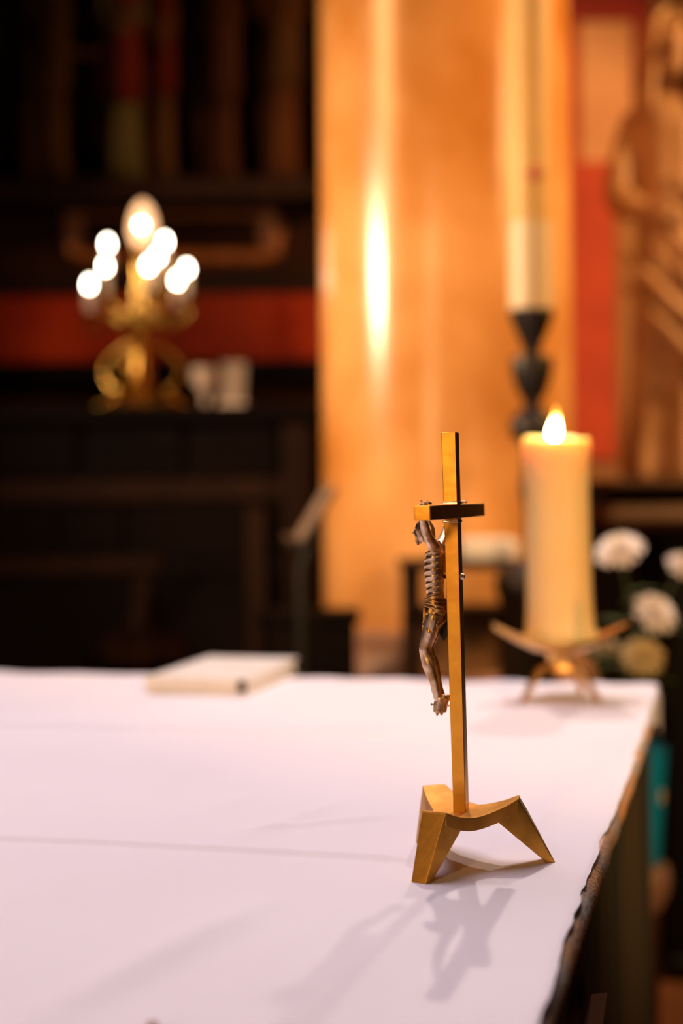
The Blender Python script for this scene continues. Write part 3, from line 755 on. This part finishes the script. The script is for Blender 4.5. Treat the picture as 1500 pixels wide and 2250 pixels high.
tag(sv, 'folded whitish cloth lying on the dark reading desk', 'cloth')

SY = 2.62
p0 = at_y(655, 1188, SY); p1 = at_y(724, 1072, SY)
mst = thing('music_stand', 'thin black music stand with slanted desk left of the column', 'music stand', (p0.x + 0.01, SY + 0.17, 0))
def slant(t0, t1, y0, y1, off0, off1):
    d = (p1 - p0); d.y = 0; nrm = Vector((-d.z, 0, d.x)).normalized()
    bm = bmesh.new(); vs = []
    for y in (y0, y1):
        for t, o in ((t0, off0), (t1, off0), (t1, off1), (t0, off1)):
            q = p0 + d * t + nrm * o; vs.append((q.x, y, q.z))
    v = [bm.verts.new(p) for p in vs]
    for f in ((0, 1, 2, 3), (4, 5, 6, 7), (0, 1, 5, 4), (1, 2, 6, 5), (2, 3, 7, 6), (3, 0, 4, 7)): bm.faces.new([v[i] for i in f])
    return bm
obj('desk_plate', slant(-0.10, 1.08, SY, SY + 0.34, -0.013, -0.009), 'metal_black', mst, smooth=False)
obj('lip', slant(-0.12, -0.08, SY, SY + 0.34, -0.012, 0.03), 'metal_black', mst, smooth=False)
bm = bmesh.new(); m0 = p0.lerp(p1, 0.5); tube(bm, [(m0.x + 0.01, SY + 0.17, m0.z - 0.01), (p0.x, SY + 0.17, p0.z - 0.06), (p0.x, SY + 0.17, 0.25)], 0.010, 10)
obj('pole', bm, 'metal_black', mst)
for k in range(3):
    a_ = 2*PI*k/3 + 0.4; bm = bmesh.new()
    tube(bm, [(p0.x, SY + 0.17, 0.32), (p0.x + 0.15*math.cos(a_), SY + 0.17 + 0.15*math.sin(a_), 0.012)], 0.008, 8); obj('leg', bm, 'metal_black', mst)
sh = obj('song_sheet', slant(0.0, 1.0, SY + 0.01, SY + 0.30, -0.0085, 0.010), 'old_paper', None, smooth=False, bevel=0.002)
tag(sh, 'pale stack of sheets tilted on the thin black music stand', 'papers')

BY = 2.98
a = at_y(560, 1345, BY); b = at_y(792, 1345, BY)
chest = thing('dark_chest', 'low dark wooden chest standing before the foot of the column', 'chest', ((a.x + b.x)/2, BY + 0.06, 0))
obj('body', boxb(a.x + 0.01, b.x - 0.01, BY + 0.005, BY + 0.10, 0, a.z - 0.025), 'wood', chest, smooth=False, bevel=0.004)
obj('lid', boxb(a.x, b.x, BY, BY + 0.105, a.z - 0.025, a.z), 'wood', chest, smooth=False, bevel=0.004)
for k in range(2):
    x0 = a.x + 0.025 + k * (b.x - a.x - 0.03)/2
    obj('panel', boxb(x0, x0 + (b.x - a.x)/2 - 0.03, BY - 0.003, BY + 0.008, 0.45, a.z - 0.06), 'wood', chest, smooth=False, bevel=0.003)

# ------------------------------------------------------------------ side altar on the left (credenza, reredos, statuettes)
EY = 3.86
ct = at_y(300, 893, EY).z
xl, xr = at_y(-420, 900, EY).x, at_y(702, 900, EY).x
cred = thing('credenza', 'massive dark carved wooden side altar under the candelabra', 'side altar', ((xl + xr)/2, EY + 0.35, 0))
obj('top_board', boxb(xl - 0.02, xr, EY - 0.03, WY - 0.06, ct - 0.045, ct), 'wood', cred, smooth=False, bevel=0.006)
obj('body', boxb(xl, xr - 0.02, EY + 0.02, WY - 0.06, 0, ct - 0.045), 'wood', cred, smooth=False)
for (x0, x1, y0, y1, m) in ((-380, 690, 1058, 1098, 'wood_mid'), (-380, 350, 1228, 1262, 'wood_mid'), (350, 690, 1240, 1262, 'wood')):
    rect_part(cred, 'rail', x0, x1, y0, y1, EY - 0.005, EY + 0.03, m, smooth=False, bevel=0.005)
for x0, y0, x1, y1 in ((-160, 930, 170, 1045), (200, 930, 400, 1045), (430, 930, 610, 1045), (-160, 1115, 120, 1215), (150, 1115, 270, 1215), (400, 1115, 540, 1225)):
    rect_part(cred, 'panel', x0, x1, y0, y1, EY + 0.004, EY + 0.03, 'wood', smooth=False, bevel=0.008)
for x0, x1, y0, y1 in ((290, 330, 1270, 1400), (620, 690, 930, 1480), (540, 590, 1115, 1480)):
    rect_part(cred, 'stile', x0, x1, y0, y1, EY - 0.008, EY + 0.03, 'wood_mid', smooth=False, bevel=0.006)
p = at_y(310, 1405, EY)
bm = bmesh.new(); lathe(bm, [(0.13, -0.06), (0.14, -0.03), (0.12, 0.0), (0.05, 0.03), (0.03, 0.09)], 24, (p.x, EY + 0.02, p.z))
obj('carved_boss', bm, 'wood_mid', cred)

rer = thing('reredos', 'dark painted wooden altarpiece with red band and gilded frame on the left', 'altarpiece', ((xl + xr)/2, WY - 0.04, 0))
RY = WY - 0.05
rect_part(rer, 'red_band', -420, 735, 640, 800, RY, WY - 0.005, 'red_band', smooth=False, bevel=0.004)
rect_part(rer, 'moulding', -420, 735, 800, 835, RY - 0.02, WY - 0.005, 'wood', smooth=False, bevel=0.006)
rect_part(rer, 'moulding', -420, 735, 612, 640, RY - 0.02, WY - 0.005, 'wood_mid', smooth=False, bevel=0.006)
rect_part(rer, 'dark_panel', -420, 735, 432, 612, RY, WY - 0.005, 'wall_dark', smooth=False)
rect_part(rer, 'ledge', -420, 735, 396, 432, RY - 0.24, WY - 0.005, 'wood_mid', smooth=False, bevel=0.006)
rect_part(rer, 'niche_back', -420, 735, -260, 396, RY, WY - 0.005, 'wall_dark', smooth=False)
# gilded cartouche behind the candelabra
bm = bmesh.new(); pts = []
for k in range(49):
    t = 2*PI*k/48; cxp = 378 + 225*max(-1, min(1, 1.25*math.cos(t))); cyp = 515 + 52*max(-1, min(1, 1.35*math.sin(t)))
    pts.append(at_y(cxp, cyp, RY))
tube(bm, pts, 0.024, 8); obj('gilt_frame', bm, 'gilt', rer)
for (xx, rr_) in ((160, 0.035), (596, 0.045)):
    bm = bmesh.new(); q = at_y(xx, 505, RY); ellipsoid(bm, q, (rr_, 0.02, rr_*1.6)); obj('gilt_scroll', bm, 'gilt', rer)
for k, xx in enumerate((30, 185, 395, 552, 700)):
    a = at_y(xx, 396, RY - 0.02); z_ = at_y(xx, -200, RY).z
    bm = bmesh.new(); lathe(bm, [(0.020, 0), (0.016, 0.02), (0.013, 0.05), (0.012, z_ - a.z - 0.05), (0.018, z_ - a.z)], 12, (a.x, RY - 0.03, a.z)); obj('colonnette', bm, 'wood', rer)
bm = bmesh.new(); tube(bm, [at_y(x, y, RY - 0.03) for x, y in ((62, -40), (70, 20), (92, 70), (130, 102), (185, 118), (240, 112))], 0.014, 8); obj('gilt_arc', bm, 'gilt', rer)

def robed(bm, h, wid, dep, folds=9, seed=0, arms=True, lean_=0.0, armside=0):
    """robed standing figure, feet at z=0, facing -y; one joined volume for a voxel surface"""
    rings = []
    pr = [(0.0, 1.00), (0.02, 1.03), (0.10, 0.96), (0.25, 0.88), (0.40, 0.86), (0.52, 0.80), (0.60, 0.78), (0.68, 0.86), (0.76, 0.94), (0.80, 0.86), (0.83, 0.55), (0.855, 0.28), (0.88, 0.24)]
    for f, s in pr:
        ring = []
        amp = 0.10 * max(0, 1 - f / 0.75) + 0.015
        for k in range(72):
            t = 2*PI*k/72
            fo = 1 + amp * math.sin(folds*t + 3.0*f*math.sin(t + seed) + seed) + amp*0.5*math.sin((folds+6)*t + 2*seed)
            ring.append((lean_*f + wid*s*fo*math.cos(t), dep*(0.75 + 0.25*(1-f))*s*fo*math.sin(t), h*f))
        rings.append(ring)
    loft(bm, rings)
    hh = h / 6.6; hz = h - hh*0.52; lx = lean_
    ellipsoid(bm, (lx, -0.05*hh, hz), (hh*0.36, hh*0.42, hh*0.52))
    ellipsoid(bm, (lx, -0.24*hh, hz - hh*0.24), (hh*0.24, hh*0.22, hh*0.26))
    tube(bm, [(lx, -0.43*hh, hz + 0.08*hh), (lx, -0.54*hh, hz - 0.10*hh)], [hh*0.04, hh*0.075], 8)
    for s in (-1, 1):
        ellipsoid(bm, (lx + s*0.16*hh, -0.38*hh, hz + 0.10*hh), (hh*0.11, hh*0.06, hh*0.05))
        ellipsoid(bm, (lx + s*0.34*hh, 0.02*hh, hz - 0.02*hh), (hh*0.06, hh*0.10, hh*0.15))
        if arms:
            S = Vector((lx + s*wid*0.80, 0, h*0.785)); E = Vector((lx + s*wid*1.12, -dep*0.35, h*0.60)); W2 = Vector((lx + s*wid*0.30, -dep*1.25, h*(0.575 + 0.03*s)))
            tube(bm, spl([S, S.lerp(E, 0.5) + Vector((s*wid*0.10, 0, 0)), E, E.lerp(W2, 0.5), W2], 4), [wid*0.26]*5 + [wid*0.28]*5 + [wid*0.30, wid*0.27, wid*0.22, wid*0.18, wid*0.14, wid*0.12, wid*0.11], 14)
            hand = W2 + Vector((-s*wid*0.10, -dep*0.06, 0.0))
            ellipsoid(bm, hand, (hh*0.16, hh*0.10, hh*0.12))
            for f in range(4):
                a0 = hand + Vector((-s*hh*0.10, -hh*0.03, hh*(0.09 - 0.06*f)))
                tube(bm, [a0, a0 + Vector((-s*hh*0.14, -hh*0.03, 0.0)), a0 + Vector((-s*hh*0.22, hh*0.03, -hh*0.02))], hh*0.034, 6)
            tube(bm, [hand + Vector((0, -hh*0.06, hh*0.08)), hand + Vector((-s*hh*0.10, -hh*0.10, hh*0.17))], hh*0.036, 6)

stat = [(118, 62, 'umber', 'umber', 'small statuette in an ochre brown robe, leftmost on the dark ledge'),
        (272, 74, 'olive', 'crimson', 'small statuette in olive robe and red cloak on the dark ledge above the candelabra'),
        (362, 46, 'umber', 'crimson', 'slim statuette with a red cloak, third on the dark ledge'),
        (490, 70, 'russet', 'russet', 'dim reddish-brown statuette, second from the column on the dark ledge'),
        (620, 76, 'sienna', 'umber', 'rust-brown robed statuette nearest the column on the dark ledge')]
lz = at_y(300, 396, RY - 0.12).z
for i, (cx_, wpx, m1, m2, lab) in enumerate(stat):
    q = at_y(cx_, 396, RY - 0.12)
    wid = wpx/2/FPX*RY; h = 0.82 + 0.04*math.sin(i*2.1)
    t = thing('saint_statuette', lab, 'statuette', (q.x, RY - 0.12, lz), 0.2*math.sin(i*1.7), 'statuettes on the altarpiece ledge')
    bm = bmesh.new(); robed(bm, h, wid, wid*0.8, 8, i*1.3, arms=True)
    obj('figure', bm, m1, t, local=True, remesh=0.008, smooth_it=1)
    bm = bmesh.new(); rg = []
    for f, s in ((0.36 - 0.05*(i % 2), 1.18), (0.5, 1.10), (0.64, 1.06), (0.76, 1.10), (0.82, 0.78)):
        rg.append([(wid*s*(1 + 0.05*math.sin(11*a_ + i))*math.cos(a_), wid*0.8*s*(1 + 0.05*math.sin(11*a_ + i))*math.sin(a_), h*f + 0.05*h*math.sin(a_)*(1 - f)) for a_ in [(-2.05 + 2*PI*0.87*k/40) for k in range(41)]])
    vs = loft(bm, rg, closed=False)
    c_ = obj('cloak', bm, m2, t, local=True); sd = c_.modifiers.new('Solidify', 'SOLIDIFY'); sd.thickness = 0.006

# ------------------------------------------------------------------ electric candelabra
GY = 4.02
gz0 = ct
gb = at_y(310, 885, GY)
cdl = thing('candelabra', 'brass branched candelabra with lit bulbs on the dark side altar', 'candelabra', (gb.x, GY, ct))
def gp(px, py, dy=0.0): return at_y(px, py, GY + dy)
sx_ = gb.x
bm = bmesh.new()
zz = lambda y: gp(310, y).z
lathe(bm, [(0.026, zz(800)), (0.030, zz(780)), (0.018, zz(762)), (0.012, zz(745)), (0.018, zz(730)), (0.030, zz(712)), (0.036, zz(700)), (0.026, zz(684)), (0.016, zz(668)), (0.020, zz(640)), (0.014, zz(615)), (0.018, zz(590)), (0.014, zz(565))], 20, (sx_, GY, 0))
obj('stem', bm, 'brass', cdl)
bm = bmesh.new(); lathe(bm, [(0.105, ct), (0.108, ct + 0.010), (0.095, ct + 0.020), (0.060, ct + 0.032), (0.035, ct + 0.060), (0.030, zz(800))], 28, (sx_, GY, 0))
obj('foot', bm, 'brass', cdl)
for a_ in (0.35, 2.79, 4.5):
    d = Vector((math.cos(a_), math.sin(a_), 0)); o_ = Vector((sx_, GY, 0)); bm = bmesh.new()
    tube(bm, spl([o_ + d*0.02 + Vector((0, 0, zz(755))), o_ + d*0.065 + Vector((0, 0, zz(765))), o_ + d*0.115 + Vector((0, 0, zz(805))), o_ + d*0.100 + Vector((0, 0, zz(845))), o_ + d*0.075 + Vector((0, 0, zz(855))), o_ + d*0.095 + Vector((0, 0, ct + 0.03)), o_ + d*0.150 + Vector((0, 0, ct + 0.010))], 5), 0.010, 10)
    obj('scroll_leg', bm, 'brass', cdl)
for k in range(7):
    a_ = 2*PI*k/7 + 0.3; bm = bmesh.new()
    ellipsoid(bm, (sx_ + 0.055*math.cos(a_), GY + 0.055*math.sin(a_), zz(705) + 0.012*math.sin(k*2)), (0.012, 0.012, 0.022)); obj('leaf_ornament', bm, 'brass', cdl)
bulbs = [(236, 535, 0.09), (231, 584, -0.05), (196, 624, 0.03), (362, 530, 0.07), (346, 562, 0.11), (326, 582, -0.12), (410, 590, 0.06), (389, 614, -0.07)]
for px, py, dy in bulbs:
    c = gp(px, py, dy)
    br = thing_parent = cdl
    bm = bmesh.new(); lathe(bm, [(0.002, -0.016), (0.007, -0.012), (0.0088, -0.003), (0.0070, 0.006), (0.0030, 0.013), (0.0005, 0.016)], 16, c); obj('bulb', bm, 'bulb', cdl, label='lit white bulb')
    bm = bmesh.new(); lathe(bm, [(0.0115, -0.078), (0.0115, -0.018), (0.004, -0.0165)], 16, c); obj('candle_sleeve', bm, 'sleeve', cdl)
    bm = bmesh.new(); lathe(bm, [(0.006, -0.104), (0.014, -0.096), (0.026, -0.082), (0.027, -0.078), (0.012, -0.080), (0.003, -0.082)], 20, c); obj('drip_cup', bm, 'brass', cdl)
    s0 = Vector((sx_, GY, zz(668))); e0 = c + Vector((0, 0, -0.100)); out = Vector((c.x - sx_, dy, 0))
    bm = bmesh.new(); tube(bm, bez(s0, s0 + out*0.35 + Vector((0, 0, -0.045)), e0 + out*0.25 + Vector((0, 0, -0.075)), e0, 14), 0.0065, 8); obj('arm', bm, 'brass', cdl)
# centre light: tall flame-shaped frosted glass
c = gp(317, 545); zt_ = gp(317, 440).z - c.z
bm = bmesh.new(); lathe(bm, [(0.012, -0.004), (0.026, 0.012), (0.037, 0.040), (0.037, 0.068), (0.029, 0.100), (0.016, zt_ - 0.012), (0.001, zt_)], 24, (c.x - 0.003, GY, c.z)); obj('glass_flame', bm, 'globe', cdl, label='flame-shaped frosted glass shade')
bm = bmesh.new(); ellipsoid(bm, (c.x - 0.003, GY - 0.034, gp(316, 500).z), (0.010, 0.008, 0.011)); obj('bulb', bm, 'bulb_big', cdl, label='lit centre bulb')
bm = bmesh.new(); lathe(bm, [(0.012, c.z - 0.06), (0.016, c.z - 0.04), (0.012, c.z - 0.02), (0.028, c.z), (0.024, c.z + 0.006)], 20, (c.x - 0.003, GY, 0)); obj('centre_socket', bm, 'brass', cdl)

q = on_z(455, 893, ct) if False else at_y(452, 885, 3.98)
cup = thing('porcelain_cup', 'small whitish footed cup beside the candelabra', 'cup', (q.x, 3.98, ct))
bm = bmesh.new(); lathe(bm, [(0.026, 0), (0.027, 0.004), (0.010, 0.012), (0.008, 0.04), (0.022, 0.052), (0.036, 0.075), (0.040, 0.112), (0.038, 0.112), (0.033, 0.078), (0.004, 0.06)], 24); obj('bowl', bm, 'white_glass', cup, local=True)
q = at_y(512, 885, 3.96)
card = thing('framed_card', 'small upright whitish card in a stand at the right end of the side altar', 'card', (q.x, 3.96, ct), -0.35)
bm = bmesh.new(); box(bm, (0, 0, 0.065), (0.075, 0.006, 0.125), Euler((-0.12, 0, 0)).to_matrix()); obj('card_face', bm, 'dim_card', card, local=True, smooth=False, bevel=0.002)
bm = bmesh.new(); box(bm, (0, 0.0, 0.008), (0.085, 0.04, 0.016)); obj('card_foot', bm, 'white_glass', card, local=True, smooth=False, bevel=0.003)

# ------------------------------------------------------------------ stone statue on its pedestal, right
UY = 3.62
fz = at_y(1480, 1052, UY).z; hz_ = at_y(1480, 32, UY).z
su = at_y(1486, 600, UY)
ped = thing('statue_pedestal', 'dark pedestal with brown stepped cornice under the stone statue', 'pedestal', (su.x + 0.12, UY + 0.02, 0))
xA, xB = at_y(1322, 1100, UY - 0.2).x, 1.32
obj('top_slab', boxb(xA + 0.02, xB, UY - 0.20, UY + 0.30, fz - 0.020, fz), 'pedestal', ped, smooth=False, bevel=0.006)
obj('recess', boxb(xA + 0.10, xB - 0.05, UY - 0.13, UY + 0.28, fz - 0.066, fz - 0.018), 'black', ped, smooth=False)
bm = bmesh.new()
loft(bm, [[(x, y, z) for x, y in ((xA + i_, UY - 0.20 + i_*0.6), (xB - i_, UY - 0.20 + i_*0.6), (xB - i_, UY + 0.30), (xA + i_, UY + 0.30))] for z, i_ in ((fz - 0.125, 0.05), (fz - 0.100, 0.01), (fz - 0.066, 0.03))])
obj('cornice', bm, 'pedestal', ped, smooth=False, bevel=0.006)
xs = at_y(1470, 1800, UY - 0.12).x
obj('shaft', boxb(xs, xB - 0.15, UY - 0.12, UY + 0.26, 0.06, fz - 0.124), 'black', ped, smooth=False, bevel=0.01)
obj('foot_slab', boxb(xs - 0.012, xB - 0.14, UY - 0.135, UY + 0.27, 0.0, 0.062), 'black', ped, bevel=0.02, bseg=4)
st = thing('stone_statue', 'robed tan stone statue with folded arms on the pedestal at the right edge', 'statue', (su.x, UY, fz), math.radians(-14))
bm = bmesh.new(); robed(bm, hz_ - fz, 0.125, 0.115, 8, 0.9, arms=True)
for k in (0, 2, 3):                               # diagonal mantle folds
    pts = [Vector((0.14*math.cos(t)*(1.0), 0.125*math.sin(t), (hz_ - fz)*(0.50 - 0.07*k) - 0.16*math.cos(t))) for t in [(-2.9 + 2.6*i/14) for i in range(15)]]
    tube(bm, pts, [0.006 + 0.012*math.sin(PI*i/14) for i in range(15)], 8)
sb = obj('figure', bm, 'stone', st, local=True, remesh=0.007, smooth_it=1)
bm = bmesh.new(); hh = (hz_ - fz)/6.6; rg = []
for f, s in ((-0.95, 0.62), (-0.6, 0.58), (-0.2, 0.50), (0.15, 0.50), (0.42, 0.42), (0.60, 0.22), (0.64, 0.04)):
    rg.append([(hh*s*1.02*math.cos(a_), hh*(s*1.05)*math.sin(a_) + 0.03*hh, (hz_ - fz) - hh*0.52 + hh*f) for a_ in [(-1.05 + (PI + 2.1)*k/28) for k in range(29)]])
loft(bm, rg, closed=False); v_ = obj('veil', bm, 'stone', st, local=True); sd = v_.modifiers.new('Solidify', 'SOLIDIFY'); sd.thickness = 0.012

# ------------------------------------------------------------------ flowers in the teal vase behind the altar corner
VY = 2.36
ve = at_y(1464, 1650, VY); vr = 0.058
vx = ve.x - vr
vzt, vzb = at_y(1464, 1640, VY).z, at_y(1464, 1892, VY).z
stool = thing('flower_stool', 'pale turned wooden stool carrying the teal vase behind the altar', 'stool', (vx, VY, 0))
bm = bmesh.new(); lathe(bm, [(0.048, vzb - 0.075), (0.060, vzb - 0.05), (0.064, vzb - 0.03), (0.060, vzb - 0.006), (0.052, vzb)], 32, (vx, VY, 0)); obj('seat', bm, 'flesh_wood', stool)
bm = bmesh.new(); lathe(bm, [(0.11, 0.0), (0.11, 0.03), (0.06, 0.06), (0.044, 0.12), (0.040, 0.3), (0.046, vzb - 0.074)], 32, (vx, VY, 0)); obj('column', bm, 'pedestal', stool)
vase = thing('teal_vase', 'glossy teal vase partly hidden behind the altar corner', 'vase', (vx, VY, vzb))
hv = vzt - vzb
bm = bmesh.new(); lathe(bm, [(0.044, 0.0), (0.047, 0.004), (0.050, hv*0.3), (0.054, hv*0.65), (vr, hv*0.95), (vr + 0.001, hv), (vr - 0.004, hv), (0.046, hv*0.65), (0.034, 0.012), (0.002, 0.010)], 36); obj('body', bm, 'teal', vase, local=True)
bm = bmesh.new(); ellipsoid(bm, (0.040, -0.032, hv*0.60), (0.006, 0.006, 0.015)); obj('painted_dot', bm, 'petal_y', vase, local=True, label='yellowish painted spot')  # yellowish highlight on the glaze, modelled as a small spot

def blossom(bm_petal, c, R, tilt, layers=5, seed=0):
    rnd = random.Random(seed)
    for L in range(layers):
        n_ = 16 - 2*L; el = math.radians(4 + 17*L); len_ = R*(1 - 0.11*L)
        for k in range(n_):
            az = 2*PI*(k + 0.5*(L % 2))/n_ + rnd.uniform(-.08, .08); e = el + rnd.uniform(-.08, .08)
            d = Vector((math.cos(az)*math.cos(e), math.sin(az)*math.cos(e), math.sin(e))); s = Vector((-math.sin(az), math.cos(az), 0)); u_ = d.cross(s) * -1
            rg = []
            for f, wq, up in ((0.08, 0.05, 0), (0.4, 0.13, -0.02), (0.75, 0.15, 0.02), (1.0, 0.06, 0.10)):
                p_ = d*len_*f + u_*R*up
                rg.append([tilt @ (p_ - s*R*wq) + c, tilt @ (p_ + u_*R*-0.03) + c, tilt @ (p_ + s*R*wq) + c])
            loft(bm_petal, rg, closed=False)

fls = [(1360, 1212, 2.30, 0.042, (-0.5, -0.35), 'petal', 'largest white flower right beside the thick candle'),
       (1438, 1348, 2.28, 0.038, (-0.75, 0.45), 'petal', 'drooping white flower above the far altar corner'),
       (1412, 1442, 2.30, 0.036, (-0.9, 0.0), 'petal_y', 'cream yellow flower lowest, just above the cloth corner'),
       (1500, 1245, 2.40, 0.030, (-0.6, 0.4), 'petal', 'white flower cut by the right picture edge'),
       (1330, 1425, 2.46, 0.028, (-0.3, 0.2), 'petal_y', 'small cream bud behind the bronze dish')]
mouth = Vector((vx, VY, vzt - 0.03))
for i, (px, py, Y, R, (tx, ty), m_, lab) in enumerate(fls):
    c = at_y(px, py, Y)
    t = thing('white_flower', lab, 'flower', tuple(c), 0, 'flowers in the teal vase')
    tl = Euler((-tx, ty, 0)).to_matrix()
    bm = bmesh.new(); blossom(bm, Vector((0, 0, 0)), R, tl, 5, i); b_ = obj('blossom', bm, m_, t, local=True)
    bm = bmesh.new(); ellipsoid(bm, tl @ Vector((0, 0, R*0.16)), (R*0.25,)*3, None, 10, 8); obj('flower_centre', bm, 'flower_eye', b_, local=True)
    bm = bmesh.new(); dwn = tl @ Vector((0, 0, -1)); m1 = mouth + Vector((0.010*math.cos(i*1.26), 0.010*math.sin(i*1.26), 0))
    base_ = m1 - c; tube(bm, bez((0, 0, 0), dwn*0.10, base_ + Vector((0, 0, 0.14)), base_ - Vector((0, 0, 0.05)), 12), 0.0028, 8); obj('stem', bm, 'stem', t, local=True)
    path = bez((0, 0, 0), dwn*0.10, base_ + Vector((0, 0, 0.14)), base_, 12)
    for k in range(4):
        p_ = path[3 + 2*k]; az = i*1.1 + k*2.3; L = 0.075 + 0.015*math.sin(k + i)
        d = Vector((math.cos(az), math.sin(az)*0.6, 0.35)).normalized(); s = d.cross(Vector((0, 0, 1))).normalized(); u_ = s.cross(d)
        bm = bmesh.new(); rg = []
        for f, wq in ((0, 0.05), (0.2, 0.20), (0.45, 0.28), (0.7, 0.20), (0.9, 0.09), (1.0, 0.01)):
            q_ = p_ + d*L*f - Vector((0, 0, 1))*L*0.35*f*f
            rg.append([q_ - s*L*wq + u_*L*0.04, q_, q_ + s*L*wq + u_*L*0.04])
        loft(bm, rg, closed=False); lf = obj('leaf', bm, 'leaf', t, local=True); sd = lf.modifiers.new('Solidify', 'SOLIDIFY'); sd.thickness = 0.0012
